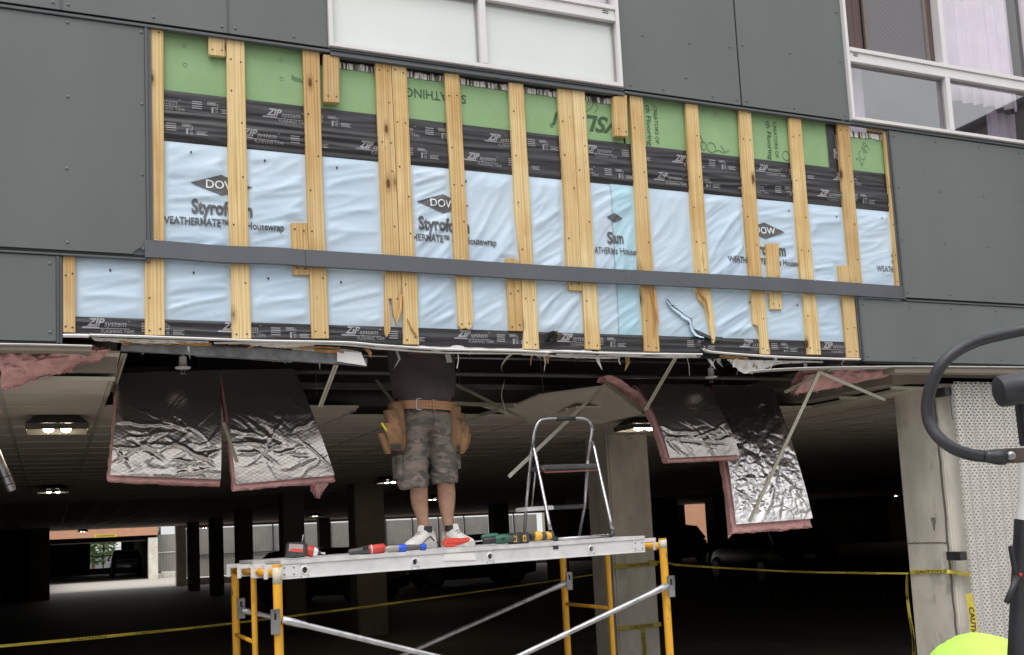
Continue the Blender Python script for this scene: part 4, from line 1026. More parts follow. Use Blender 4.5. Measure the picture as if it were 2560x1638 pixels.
fixture(133, 1213, 'smaller twin-bulb ceiling light directly behind the largest one on the left')
fixture(207, 1323, 'tiny far twin ceiling light above the bright rear opening')
fixture(511, 1315, 'tiny far ceiling light above the slim brown column')
fixture(1612, 1046, 'bright ceiling light beside the foil batt right of the step ladder', .44)
fixture(975, 1191, 'ceiling light glowing left of the worker\u2019s knee')
fixture(1081, 1239, 'small ceiling light glowing between the worker\u2019s legs')
fixture(787, 1284, 'tiny far twin ceiling light right of the hanging foil batts')
fixture(2239, 1236, 'single small far light left of the concrete pillar')

# ------------------------------------------------------------------ services in the open ceiling void
def pipe_thing(name, label, cat, p0, p1, r, m='pipe'):
    o = mk(name, MB().tube([p0, p1], r, 12), M[m], base=tuple(p0), smooth=True); tag(o, label, cat); return o
a = P(5, -2000, 1160, 1.15); b = P(6, 2000, 1210, 1.15)
pipe_thing('sprinkler_pipe', 'long thin sprinkler pipe running through the open ceiling void', 'pipe', (-.3, 1.15, 2.80), (8, 1.15, 2.80), .018)
pipe_thing('drain_pipe', 'thick brown drain pipe in the ceiling void behind the worker', 'pipe', (.4, 1.75, 2.70), (2.62, 1.75, 2.70), .062, 'steel_shade')
pipe_thing('conduit', 'thin grey conduit high in the ceiling void', 'pipe', (.4, 1.6, 3.0), (6.2, 1.6, 3.0), .012, 'galv')
def sprinkler(n, x, y, yy, label):
    p = P(n, x, y, yy); s_ = thing('fire_sprinkler', label, 'sprinkler', tuple(p), 'sprinkler heads in the ceiling void')
    mk('cap', MB().lathe(p, (0,0,-1), [(-.06,.022),(0,.024),(.005,.048),(.014,.046),(.018,.02)], 16), M['white'], s_, smooth=True, auto=.6)
    mk('deflector', MB().lathe(Vector(p)+Vector((0,0,-.045)), (0,0,-1), [(0,.020),(.003,.020)], 12), M['galv'], s_)
    mk('arms', MB().tube([Vector(p)+Vector((-.012,0,-.015)), Vector(p)+Vector((-.008,0,-.045))], .003, 5).tube([Vector(p)+Vector((.012,0,-.015)), Vector(p)+Vector((.008,0,-.045))], .003, 5), M['galv'], s_)
    mk('drop_pipe', MB().tube([Vector(p)+Vector((0,0,.05)), Vector(p)+Vector((0,0,.35))], .012, 8), M['pipe'], s_)
sprinkler(4, 1280, 1165, .80, 'white sprinkler head above the left foil batts')
sprinkler(6, 218, 1232, .80, 'white sprinkler head above the right foil batts')

# hanger wires and carrying channels left in the void
for k, (x, y) in enumerate(((.9,1.3),(1.7,1.35),(2.75,1.3),(3.4,1.25),(4.1,1.4),(5.1,1.35))):
    o = mk('hanger_wire', MB().tube([(x, y, 3.44), (x+.02*nz(k, 3), y-.02, 2.95), (x+.05*nz(k*3, 1), y-.05, 2.66)], .0025, 5), M['galv'], base=(x, y, 2.66)); tag(o, 'thin hanger wire dangling in the ceiling void, number %s from the left' % ('one','two','three','four','five','six')[k], 'wire', 'hanger wires in the ceiling void')
for lab, y, z in (('front', .62, 2.86), ('rear', 1.5, 2.74)):
    o = mk('carrying_channel', MB().box(.45, 5.9, y, y+.018, z, z+.038), M['pipe'], base=(3, y, z)); tag(o, lab+' steel carrying channel crossing the open ceiling void', 'metal bar')
# ------------------------------------------------------------------ fallen ceiling-grid bars
def gridbar(a, b, w=.024, label='', m='tbar', curl=None):
    A = Vector(at(*a[:2], a[2])); Bv = Vector(at(*b[:2], b[2]))
    o_ = thing('ceiling_grid_bar', label, 'metal bar', tuple(A), 'bent bars of the torn ceiling grid')
    d = (Bv-A).normalized(); side = d.cross(Vector((0,1,0))).normalized()
    mk('flange', MB().bar(A, Bv, .0015, w, up=side), M[m], o_)
    off = Vector((0, .014, 0))
    mk('web', MB().bar(A+off, Bv+off, .0265, .0022, up=side), M['olive'], o_)
    return o_
gridbar((840,913,.25), (800,1018,.72), .03, 'pale grid bar dangling at the right side of the left foil batts')
gridbar((559,1056,.83), (593,1156,.80), .022, 'short grid bar hanging in the gap between the two left foil batts', 'olive')
gridbar((311,884,.2), (282,980,1.25), .03, 'grid edge bar left of the left foil batt under the torn soffit')
gridbar((940,950,1.3), (985,1008,1.2), .024, 'short dark grid bar just left of the worker\u2019s belt', 'olive')
gridbar((1140,962,1.2), (1336,1060,1.0), .024, 'olive grid bar sloping down right from the worker\u2019s waist', 'olive')
gridbar((1690,893,.25), (1613,1026,.72), .030, 'pale grid bar leaning over the bright lamp by the right foil batts')
gridbar((1513,962,1.0), (1272,1192,.62), .026, 'long olive grid bar slanting down to the left behind the step ladder', 'tbar')
gridbar((1511,957,1.0), (1615,1030,.95), .026, 'olive grid bar sloping down right beside the pink edge', 'olive')
gridbar((2082,920,.06), (1962,981,.45), .024, 'short pale bar, upper left arm of the bent grid at right')
gridbar((2049,929,.06), (1875,1304,.66), .026, 'long pale bar hanging across the brightest foil batt')
gridbar((2052,932,.07), (2213,1000,.30), .024, 'pale bar, right arm of the bent grid before the pink insulation')
gridbar((780,968,1.55), (985,962,1.55), .03, 'level grid bar at the ceiling edge left of the worker', 'olive')
gridbar((1130,1008,1.5), (1285,1016,1.6), .03, 'level grid bar at the ceiling edge right of the worker', 'olive')
pw = smooth_path([P(5, x, y, .35+.05*i) for i, (x, y) in enumerate(((1205,1075),(1165,1110),(1130,1170),(1150,1260),(1130,1360),(1145,1430),(1165,1505)))], 6)
mb = MB()
for k, p in enumerate(pw[:-1]): pass
mb.grid(len(pw), 3, lambda s, t: tuple(pw[int(round(s*(len(pw)-1)))]+Vector(((t-.5)*.026*math.cos(s*3), (t-.5)*.026*math.sin(s*5)+.004*math.cos(t*3.14), 0))))
o = mk('ceiling_grid_bar', mb, M['tbar'], base=tuple(pw[0]), smooth=True); tag(o, 'twisted limp strip of grid metal hanging right of the worker', 'metal bar', 'bent bars of the torn ceiling grid')
# tiles sagging at the torn edge
def sag(pts, label, th=.014, m='tile'):
    q_ = [Vector(at(p[0], p[1], p[2])) for p in pts]; n_ = (q_[1]-q_[0]).cross(q_[2]-q_[0]).normalized()*th
    if n_.z < 0: n_ = -n_
    k = len(q_); mb = MB().add([*q_, *[v+n_ for v in q_]], [tuple(range(k)), tuple(range(2*k-1, k-1, -1))]+[(i, (i+1)%k, k+(i+1)%k, k+i) for i in range(k)])
    o_ = mk('fallen_ceiling_tile', mb, M[m], base=tuple(q_[0])); tag(o_, label, 'ceiling tile', 'sagging ceiling tiles'); return o_
sag([(1275,1020,1.75),(1345,990,1.35),(1507,968,1.15),(1420,1050,2.0)], 'sagging pale ceiling tile left of the grid peak behind the step ladder')
sag([(1514,965,1.15),(1604,1035,1.15),(1500,1060,1.8),(1432,1052,2.0)], 'sagging ceiling tile right of the grid peak behind the step ladder')
sag([(300,884,.22),(40,872,.22),(20,968,1.15),(276,980,1.15)], 'large pale soffit board left of the foil batts with pink insulation over it')
sag([(1330,1055,2.2),(1180,1010,1.6),(1290,1012,1.65),(1420,1030,2.0)], 'tile sagging at the ceiling edge right of the worker')

# ------------------------------------------------------------------ foil-faced insulation batts
def crumple(u, v, k, amp, f):
    d, pts = noise.voronoi((u*f, v*f, k))
    p0 = pts[0]; h = (nz(p0.x*9.1, p0.y*7.3, k), nz(p0.x*5.7+3, p0.y*8.9, k))
    e = (d[1]-d[0])
    return amp*(h[0]*(u*f-p0.x)+h[1]*(v*f-p0.y))*1.6 + amp*.7*nz(u*f*.4, v*f*.4, k+3)
def batt(corners, th, label, k, foilm, amp, f, bow=0.0, tilt=None, thick_dir=None, nu=110, nv=110, frame=True, soft=.38, nfold=30, drop=.38):
    """corners TL, TR, BR, BL as (px, py, depth y)"""
    TL, TR, BR, BL = [Vector(at(c[0], c[1], c[2])) for c in corners]
    root = thing('insulation_batt', label, 'insulation', tuple((BL+BR)/2), 'foil-faced insulation batts hanging from the ceiling')
    nrm = (TR-TL).cross(BL-TL).normalized()
    if nrm.y > 0: nrm = -nrm
    W = (TR-TL).length; H = (BL-TL).length; rf = random.Random(int(k*100)); folds = []
    for _ in range(nfold):
        a0 = rf.choice((rf.gauss(.15,.25), rf.gauss(-.5,.25), rf.gauss(.75,.2), rf.gauss(0,.1))); folds.append((rf.uniform(.05,.95), rf.betavariate(2.6,1.6), (math.cos(a0), math.sin(a0)), rf.uniform(.10,.42), rf.uniform(.014,.045), rf.uniform(.003,.0095)*rf.choice((1,1,-.7))))
    def S(s, t):
        p = TL.lerp(TR, s).lerp(BL.lerp(BR, s), t); u, v = s*W, t*H
        e = min(1, s*14, (1-s)*14, t*10, (1-t)*14)
        d = crumple(u, v, k, amp*soft, f)+crumple(u+.3, v*1.3, k+5, amp*soft*.5, f*2.6)
        for (cu, cv, ca, cl, cw, ch) in folds:                        # sharp folds pressed into the sheet
            du, dv = s-cu, t-cv; al = du*ca[0]+dv*ca[1]; ac = -du*ca[1]+dv*ca[0]+.02*nz(al*9, cu*7, k)
            if abs(al) < cl and abs(ac) < cw: d += ch*(1-abs(ac)/cw)*(1-(al/cl)**2)
        d *= .5+.6*min(1, max(0, (t-.2)*2.2))
        return p+nrm*d*(.25+.75*e)+Vector((0, .5, .10))*drop*(1-t)**2.2
    mb = MB().grid(nu, nv, lambda s, t: tuple(S(s, t)))
    mk('foil_facing', mb, M[foilm], root, smooth=True)
    # fibreglass slab behind the facing
    back = -nrm
    def edge(s, t, q):
        p = TL.lerp(TR, s).lerp(BL.lerp(BR, s), t)+Vector((0, .5, .10))*drop*max(0, 1-t)**2.2
        return p+back*(.004+2.2*amp+th*q)
    per = [(i/24, 0) for i in range(24)]+[(1, i/24) for i in range(24)]+[(1-i/24, 1) for i in range(24)]+[(0, 1-i/24) for i in range(24)]
    rings = []
    for q in (0, .12, .3, .5, .7, .88, 1.0):
        rg = []
        for i, (s, t) in enumerate(per):
            c = Vector(((s-.5)*W, (t-.5)*H, 0)); o_ = 1+.026*nz(i*.9, q*3, k)+.022*nz(i*2.7, q*7, k)-(.02 if q in (0, 1.0) else 0)
            s2, t2 = .5+(s-.5)*o_, .5+(t-.5)*o_; rg.append(edge(s2-.020*(1-s2), t2+.050*t2, q+.1*abs(nz(i*.8, k, q))))
        rings.append(rg)
    mk('fibreglass', MB().loft(rings), M['pink'], root, smooth=True, auto=.9)
    # tufts along the lower edge
    tf = MB(); rr = random.Random(k*13)
    for _ in range(26):
        s = rr.random(); p = edge(s, 1.0, rr.uniform(.2, .9)); L = rr.uniform(.01, .035)
        tf.tube([p+Vector((0,0,.01)), p+Vector((rr.uniform(-.01,.01), rr.uniform(-.01,.01), -L*.5)), p+Vector((rr.uniform(-.02,.02), rr.uniform(-.01,.01), -L))], [rr.uniform(.006,.014), .006, .001], 6)
    mk('loose_fibre', tf, M['pink'], root, smooth=True, kind='stuff')
    return root
def zc(x, y): return (200+x/3.423, 840+y/3.423)
def zr(x, y): return (1500+x/3.423, 880+y/3.423)
batt([(*zc(345,330),.84), (*zc(1232,300),.84), (*zc(1205,1228),.80), (*zc(258,1192),.80)], .085, 'foil-faced pink insulation batt hanging leftmost, crumpled in V folds', 1.3, 'foil', .0085, 5.2)
batt([(*zc(1236,300),.82), (*zc(1885,290),.82), (*zc(2180,1192),.79), (*zc(1335,1268),.79)], .090, 'foil-faced insulation batt second from left with a pink tuft at its corner', 4.7, 'foil', .008, 5.0)
batt([(*zr(440,290),.76), (*zr(1010,290),.76), (*zr(1198,880),.72), (*zr(598,908),.72)], .080, 'dark foil insulation batt nearest the bright lamp, overlapping its brighter neighbour', 8.2, 'foil', .0085, 5.2)
batt([(*zr(1040,290),1.02), (*zr(1560,300),1.02), (*zr(1822,1425),.78), (*zr(1165,1475),.78)], .070, 'long bright crumpled foil batt hanging lowest on the right under a slanting bar', 11.9, 'foil_bright', .013, 10.0, nu=110, nv=140, soft=1.0, nfold=10, drop=.28)
# tuft on the second batt, paper on the floor of the fourth
def fluff(name, label, pts, y, k, depth=.08, m='pink', n=(46, 18), amp=.03, fuzz=120):
    """loose fibreglass: a lumpy sheet over the outline given by top and bottom edge points"""
    top, bot = pts; a = smooth_path([at(*p, y) for p in top], 8); b = smooth_path([at(*p, y+.10) for p in bot], 8)
    def S(s, t):
        i = s*(len(a)-1); i0 = int(min(i, len(a)-2)); p = a[i0].lerp(a[i0+1], i-i0)
        j = s*(len(b)-1); j0 = int(min(j, len(b)-2)); q_ = b[j0].lerp(b[j0+1], j-j0)
        c = p.lerp(q_, t); d = amp*(nz(s*7, t*4, k)+.7*nz(s*16, t*11, k+2)+.5*abs(nz(s*30, t*24, k)))
        return c+Vector((.3*d, -d-depth*math.sin(t*3.1), .5*d))
    root = thing(name, label, 'insulation', tuple(a[0]), 'loose pink insulation at the torn soffit')
    fr = MB().grid(n[0], n[1], lambda s, t: tuple(S(s, t))); o_ = len(fr.v); nb_ = len(fr.v)
    bk_ = MB().grid(n[0], n[1], lambda s, t: tuple(S(s, t)+Vector((0, .03+.10*math.sin(t*3.1), 0))))
    fr.add(bk_.v, bk_.f)
    mk('fibre_mass', fr, M[m], root, smooth=True)
    tf = MB(); rr = random.Random(int(k*7))
    for _ in range(fuzz):
        s, t = rr.random(), rr.choice((rr.random(), 1.0, 1.0)); p = S(s, t); L = rr.uniform(.012, .035); d = Vector((rr.gauss(0,1), rr.gauss(0,.6)-.4, rr.gauss(0,.6)-.3)).normalized()
        tf.tube([p, p+d*L*.5+Vector((rr.gauss(0,.006),0,rr.gauss(0,.006))), p+d*L], [rr.uniform(.002,.006), .0025, .0008], 5)
    mk('loose_fibre', tf, M[m], root, smooth=True, kind='stuff')
def zl(x, y): return (x/6.697, 850+y/6.697)
fluff('loose_insulation', 'torn pink insulation bulging under the soffit at the left picture edge', ([zl(-60,160), zl(500,140), zl(1100,135), zl(1850,150)], [zl(60,830), zl(500,690), zl(1050,510), zl(1680,330)]), .16, 3.3)
fluff('loose_insulation', 'strip of pink insulation under the soffit beside the concrete pillar', ([(2010,920), (2120,918), (2230,920), (2320,922)], [(1985,985), (2060,975), (2150,955), (2290,932)]), .28, 6.1, .04, amp=.02, fuzz=50)
fluff('loose_insulation', 'dark pink edge of insulation over the grid peak behind the ladder', ([(1505,940), (1540,942), (1580,970), (1630,1000)], [(1512,958), (1545,975), (1580,1000), (1612,1022)]), .95, 9.1, .03, amp=.012, n=(30, 10), fuzz=20)
fluff('loose_insulation', 'pink tuft dangling from the corner of the second foil batt', ([zc(1985,1255), zc(2060,1250), zc(2130,1250)], [zc(2020,1370), zc(2040,1385), zc(2080,1330)]), .86, 2.2, .03, amp=.01, n=(16, 12), fuzz=14)

# ================================================================== SCAFFOLD
SX0, SX1, SYF, SYM, SYB = 1.093, 3.465, -.25, .47, 1.16
sf = thing('scaffold', 'yellow tubular scaffold frames with galvanised cross braces under the work platform', 'scaffold', ((SX0+SX1)/2, .45, 0))
PR = .0245
for X, zt in ((SX0, 1.537), (SX1, 1.560)):
    dz = zt-1.537
    for Y, r in ((SYF, PR), (SYB, PR)):
        mk('post', MB().tube([(X, Y, .02), (X, Y, .9), (X, Y, zt+(.0 if Y == SYF else -.02))], r, 16), M['yellow'], sf, smooth=True, auto=.7)
        mk('base_plate', MB().box(X-.07, X+.07, Y-.07, Y+.07, .004, .018), M['dark'], sf)
    mk('inner_post', MB().tube([(X, SYM, .20), (X, SYM, zt-.04)], .0170, 14), M['yellow'], sf, smooth=True, auto=.7)
    mk('top_tube', MB().tube([(X, SYF, zt-.045), (X, SYB, zt-.055)], .0215, 14), M['yellow'], sf, smooth=True)
    for zr_ in (1.077, .70, .33): mk('rung', MB().tube([(X, SYB, zr_+dz), (X, SYM, zr_+dz)], .0125, 10), M['yellow'], sf, smooth=True)
    mk('bottom_tube', MB().tube([(X, SYF, .20), (X, SYB, .20)], .0170, 12), M['yellow'], sf, smooth=True)
    sg_ = 1 if X == SX0 else -1
    for Y in (SYF, SYB):
        zz_ = 1.252+dz
        xx = X-.022*sg_ if Y == SYF else X+.026*sg_
        if Y == SYB: xx = X+.030*sg_ if X == SX0 else X+.028
        pl = MB().box(xx-.024, xx+.024, Y-.034, Y-.028, zz_-.075, zz_+.055).box(xx-.024, xx-.019, Y-.040, Y-.0345, zz_-.02, zz_+.055).box(xx+.019, xx+.024, Y-.040, Y-.0345, zz_-.02, zz_+.055).box(xx-.0185, xx+.0185, Y-.040, Y-.0345, zz_+.048, zz_+.055)
        mk('brace_lock', pl, M['galv'], sf, bevel=.0015)
        mk('lock_slot', MB().box(xx-.006, xx+.006, Y-.0365, Y-.0343, zz_+.0, zz_+.035), M['gap'], sf)
# worn primer on the post tops
mk('worn_patch', MB().lathe((SX0, SYF, 1.435), (0,0,1), [(0,PR+.0006),(.085,PR+.0006)], 20), M['chip'], sf, smooth=True)
mk('worn_patch', MB().lathe((SX1, SYF, 1.50), (0,0,1), [(0,PR+.0006),(.05,PR+.0006)], 20), M['chip'], sf, smooth=True)
def brace(a, b):
    a = Vector(a); b = Vector(b); d = (b-a).normalized(); L = (b-a).length
    ps_ = [a, a+d*.05, a+d*.10, a+d*.14, b-d*.14, b-d*.10, b-d*.05, b]
    mk('cross_brace', MB().tube(ps_, [.021,.0205,.019,.0158,.0158,.019,.0205,.021], 14, ell=None), M['tube'], sf, smooth=True)
brace((SX0+.015, SYF-.030, 1.250), (SX1, SYF-.030, .50)); brace((SX1-.015, SYF-.046, 1.272), (SX0, SYF-.046, .50))
brace((SX0+.03, SYB-.055, 1.232), (SX1, SYB-.055, .50)); brace((SX1-.02, SYB-.07, 1.255), (SX0, SYB-.07, .50))

# work platform: two aluminium planks hooked over the scaffold
def zp(x): return 1.556+(x-1.12)*.0118          # the deck lies a little higher at its right end
def plank(y0, y1, label, x0=1.118, x1=3.352, front=True):
    t_ = thing('work_platform', label, 'platform', ((x0+x1)/2, (y0+y1)/2, 1.5), 'aluminium scaffold planks')
    def bx(mbx, xa, xb, ya, yb, za, zb):
        return mbx.loft([[(xa,ya,zp(xa)+za),(xa,yb,zp(xa)+za),(xa,yb,zp(xa)+zb),(xa,ya,zp(xa)+zb)], [(xb,ya,zp(xb)+za),(xb,yb,zp(xb)+za),(xb,yb,zp(xb)+zb),(xb,ya,zp(xb)+zb)]])
    mk('deck', bx(MB(), x0, x1, y0+.012, y1-.012, -.016, -.001), M['alu_top'], t_)
    # front side rail as a C section with lipped rung holes
    holes = (1.245, 1.865, 2.32, 2.98) if front else ()
    mb = MB(); bx(mb, x0, x1, y0-.006, y0+.010, -.0225, .0); bx(mb, x0, x1, y0-.007, y0+.02, -.101, -.0955)
    mk('rail_lips', mb, M['alu_top'], t_, bevel=.001)
    wv = MB(); xs2 = [x0]
    for h in holes: xs2 += [h-.0225, h+.0225]
    xs2.append(x1)
    for i in range(0, len(xs2), 2): bx(wv, xs2[i], xs2[i+1], y0, y0+.004, -.0955, -.0228)
    for h in holes:
        n = 16; vs_ = []; hz = -.0595
        sq = []
        for k in range(n):
            a_ = 2*math.pi*k/n; c, s_ = math.cos(a_), math.sin(a_); m_ = max(abs(c)/.0225, abs(s_)/.0364)
            sq.append((h+c/m_, hz+s_/m_))
        inn = [(h+.0165*math.cos(2*math.pi*k/n), hz+.019*math.sin(2*math.pi*k/n)) for k in range(n)]
        wv.add([(x, y0, zp(x)+z) for x, z in sq]+[(x, y0, zp(x)+z) for x, z in inn], [(k, (k+1)%n, n+(k+1)%n, n+k) for k in range(n)])
    mk('side_rail', wv, M['alu'], t_)
    for h in holes:
        mk('rung_rim', MB().tube([(h+.0175*math.cos(a_), y0-.002, zp(h)-.0595+.020*math.sin(a_)) for a_ in np.linspace(0, 2*math.pi, 20)], .0036, 6, caps=False), M['alu'], t_, smooth=True)
        mk('rung', MB().tube([(h, y0+.03, zp(h)-.0595), (h, y1-.01, zp(h)-.0595)], .017, 12), M['galv'], t_, smooth=True)
    rb = MB(); bx(rb, x0, x1, y1-.010, y1, -.1005, -.017); mk('rear_rail', rb, M['alu'], t_)
    for xe_, sg_ in ((x0, -1), (x1, 1)):
        for yy in (y0+.03, y1-.06):
            hk = MB(); z0 = zp(xe_)-.017; xa, xb = (xe_-.085, xe_+.06) if sg_ < 0 else (xe_-.06, xe_+.10)
            bx(hk, xa, xb, yy, yy+.006, -.082 if False else -.042, -.018)
            xo = xa if sg_ < 0 else xb-.022
            bx(hk, xo, xo+.022, yy, yy+.006, -.095, -.0425)
            mk('hook', hk, M['alu'], t_, bevel=.001)
    return t_
pl1 = plank(-.225, .265, 'nearest aluminium scaffold plank with round rung holes and a white sticker')
pl2 = plank(.285, .775, 'second aluminium scaffold plank hidden behind the front one, under the worker\u2019s feet', 1.06, 3.36, False)
def onrail(x, z): return (x, -.2275, z)
for xe_ in (1.118, 3.265):
    mk('end_plate', MB().loft([[onrail(xe_+.002, zp(xe_)-.088), onrail(xe_+.085, zp(xe_+.085)-.088), onrail(xe_+.085, zp(xe_+.085)-.026), onrail(xe_+.002, zp(xe_)-.026)], [(v[0], v[1]+.002, v[2]) for v in (onrail(xe_+.002, zp(xe_)-.088), onrail(xe_+.085, zp(xe_+.085)-.088), onrail(xe_+.085, zp(xe_+.085)-.026), onrail(xe_+.002, zp(xe_)-.026))]]), M['alu'], pl1)
    rv = MB()
    for dx in (.018, .068):
        for dz in (-.075, -.040): rv.lathe((xe_+dx, -.2278, zp(xe_)+dz), (0,-1,0), [(0,.0055),(.003,.004)], 8)
    mk('rivets', rv, M['galv'], pl1, kind='stuff')
s0, s1 = P(8, 718, 880, -.2285), P(8, 955, 875, -.2285); s2, s3 = P(8, 945, 825, -.2285), P(8, 735, 830, -.2285)
mk('sticker', MB().add([tuple(v) for v in (s0, s1, s2, s3)], [(0,1,2,3)]), M['white'], pl1)
sm = MB(); p0 = P(8, 1510, 780, -.229); sm.grid(6, 5, lambda s, t: (p0[0]-.018+.036*s, -.2285, p0[2]+.014-.03*t+.008*nz(s*5, t*5)))
mk('paint_smear', sm, M['dark'], pl1)

# ================================================================== STEP LADDER on the platform
def zs(x, y): return (1300+x/4.667, 1030+y/4.667)
def ZL(x, y, yy): return Vector(at(*zs(x, y), yy))
zd = zp(2.95)
ld = thing('step_ladder', 'small folding two-step ladder with a curved steel handrail standing on the platform', 'ladder', (2.95, .1, zd))
yt = .18
mk('handrail', MB().tube(smooth_path([ZL(112,690,.24), ZL(132,480,yt+.02), ZL(150,370,yt), ZL(165,240,yt), ZL(215,120,yt), ZL(300,82,yt), ZL(520,76,yt), ZL(720,76,yt), ZL(800,112,yt), ZL(836,190,yt), ZL(815,380,yt), ZL(785,560,.22)], 6), .0108, 10), M['chrome'], ld, smooth=True)
mk('grip', MB().tube([ZL(425,82,yt), ZL(640,77,yt)], .0135, 12), M['black'], ld, smooth=True)
yb0 = -.10
mk('support_leg', MB().tube(smooth_path([ZL(150,375,yt-.02), ZL(240,800,.04), ZL(355,1380,yb0)], 4), .0108, 10), M['chrome'], ld, smooth=True)
mk('support_leg', MB().tube(smooth_path([ZL(850,350,yt-.02), ZL(940,760,.04), ZL(1078,1370,yb0)], 4), .0108, 10), M['chrome'], ld, smooth=True)
pl_, pr_ = ZL(430,1478,yb0), ZL(1050,1432,yb0)
def ondeck(v, dz=.012): return Vector((v.x, v.y, zp(v.x)+dz))
mk('floor_bar', MB().tube([ondeck(pl_), ondeck(pr_)], .0108, 10), M['chrome'], ld, smooth=True)
for a_, b_ in ((ZL(362,1390,yb0), pl_), (ZL(1080,1380,yb0), pr_)):
    c_ = ondeck(b_); mid = Vector((a_.x*.55+c_.x*.45+(-.006 if a_.x < c_.x else .006), a_.y, c_.z+.006))
    mk('foot', MB().tube([a_, mid, c_], [.0140, .0165, .0150], 12), M['dark'], ld, smooth=True)
mk('step_leg', MB().tube([ZL(112,690,.26), ZL(80,1000,.38), ondeck(ZL(40,1420,.52), .004)], .0108, 10), M['chrome'], ld, smooth=True)
mk('step_leg', MB().tube([ZL(790,560,.22), ZL(755,1090,.40), ondeck(ZL(685,1440,.52), .004)], .0108, 10), M['chrome'], ld, smooth=True)
mk('brace_strut', MB().tube([ZL(180,690,.20), ZL(138,1110,.42)], .006, 8), M['chrome'], ld, smooth=True)
def step(c0, c1, depth, th, name, m):
    a_, b_ = Vector(c0), Vector(c1); mb = MB()
    prof = [(0,0),(depth,0),(depth,th*.6),(depth-.01,th),(.012,th),(0,th*.7)]
    mb.loft([[a_+Vector((0,y,z)) for y, z in prof], [b_+Vector((0,y,z)) for y, z in prof]]); return mk(name, mb, m, ld, bevel=.003)
step(ZL(280,672,.02), ZL(905,655,.02), .22, .030, 'top_step', M['grey_tool'])
mk('step_edge', MB().tube([ZL(265,650,.015), ZL(290,706,.012), ZL(905,682,.012)], .0045, 6), mat('red_edge', (.22,.07,.06), .5), ld, smooth=True)
step(ZL(400,1138,.36), ZL(755,1120,.36), .20, .026, 'lower_step', M['grey_tool'])
step(ZL(90,1160,.36), ZL(398,1138,.36), .20, .028, 'painted_step_end', M['white'])
sk = MB(); sk.add([tuple(ZL(100,640,.235)), tuple(ZL(125,640,.235)), tuple(ZL(138,465,.165)), tuple(ZL(118,465,.165))], [(0,1,2,3)])
mk('label_sticker', sk, M['white'], ld)

# ================================================================== THE WORKER
def organic(mb, voxel=.012, it=6):
    me = bpy.data.meshes.new('o'); me.from_pydata(mb.v, [], mb.f); me.update()
    bm = bmesh.new(); bm.from_mesh(me); bmesh.ops.recalc_face_normals(bm, faces=bm.faces); bm.to_mesh(me); bm.free()
    o_ = bpy.data.objects.new('o', me); link(o_); md = o_.modifiers.new('r', 'REMESH'); md.mode = 'VOXEL'; md.voxel_size = voxel
    bpy.context.view_layer.update()
    m2 = bpy.data.meshes.new_from_object(o_.evaluated_get(bpy.context.evaluated_depsgraph_get()))
    bm = bmesh.new(); bm.from_mesh(m2)
    for _ in range(it): bmesh.ops.smooth_vert(bm, verts=bm.verts, factor=.5, use_axis_x=True, use_axis_y=True, use_axis_z=True)
    bm.normal_update(); bm.verts.index_update()
    out = MB(); out.v = [tuple(v.co) for v in bm.verts]; out.n = [tuple(v.normal) for v in bm.verts]; out.f = [tuple(v.index for v in f.verts) for f in bm.faces]
    bm.free(); bpy.data.objects.remove(o_); bpy.data.meshes.remove(me); bpy.data.meshes.remove(m2)
    return out
def push(mb, fn):
    mb.v = [tuple(v[i]+n[i]*fn(v) for i in range(3)) for v, n in zip(mb.v, mb.n)]; return mb
def stack(mb, rows, n=18):
    """horizontal elliptic rings: (x, y, z, rx, ry)"""
    return mb.loft([[(x+rx*math.cos(2*math.pi*k/n), y+ry*math.sin(2*math.pi*k/n), z) for k in range(n)] for x, y, z, rx, ry in rows])
ZD = zp(2.2)
wk = thing('person', 'worker in camouflage shorts and white sneakers standing on the platform, head inside the ceiling', 'person', (2.24, .48, ZD))
bd = MB()
stack(bd, [(2.168,.46,ZD+.05,.036,.042),(2.168,.48,1.705,.033,.040),(2.160,.495,1.775,.041,.047),(2.150,.50,1.84,.052,.060),(2.144,.49,1.90,.057,.064),(2.138,.465,1.965,.055,.060),(2.118,.45,2.06,.066,.074),(2.112,.46,2.22,.070,.088),(2.125,.47,2.40,.082,.10)])
stack(bd, [(2.330,.46,ZD+.05,.037,.042),(2.330,.48,1.712,.035,.040),(2.331,.495,1.775,.042,.047),(2.332,.50,1.85,.055,.061),(2.330,.49,1.91,.059,.065),(2.318,.465,1.98,.056,.061),(2.312,.46,2.08,.064,.076),(2.308,.46,2.22,.068,.088),(2.290,.47,2.40,.082,.10)])
stack(bd, [(2.21,.48,2.37,.140,.095),(2.205,.48,2.46,.170,.118),(2.20,.47,2.60,.180,.125),(2.195,.47,2.75,.192,.125),(2.19,.48,2.90,.195,.115),(2.19,.49,3.0,.150,.09),(2.19,.48,3.05,.06,.06),(2.19,.46,3.13,.055,.06)])
bd.ell((2.19,.44,3.22), (.078,.098,.115)); bd.ell((2.19,.352,3.20), (.014,.022,.022)); bd.ell((2.108,.45,3.21), (.012,.022,.032)); bd.ell((2.272,.45,3.21), (.012,.022,.032))
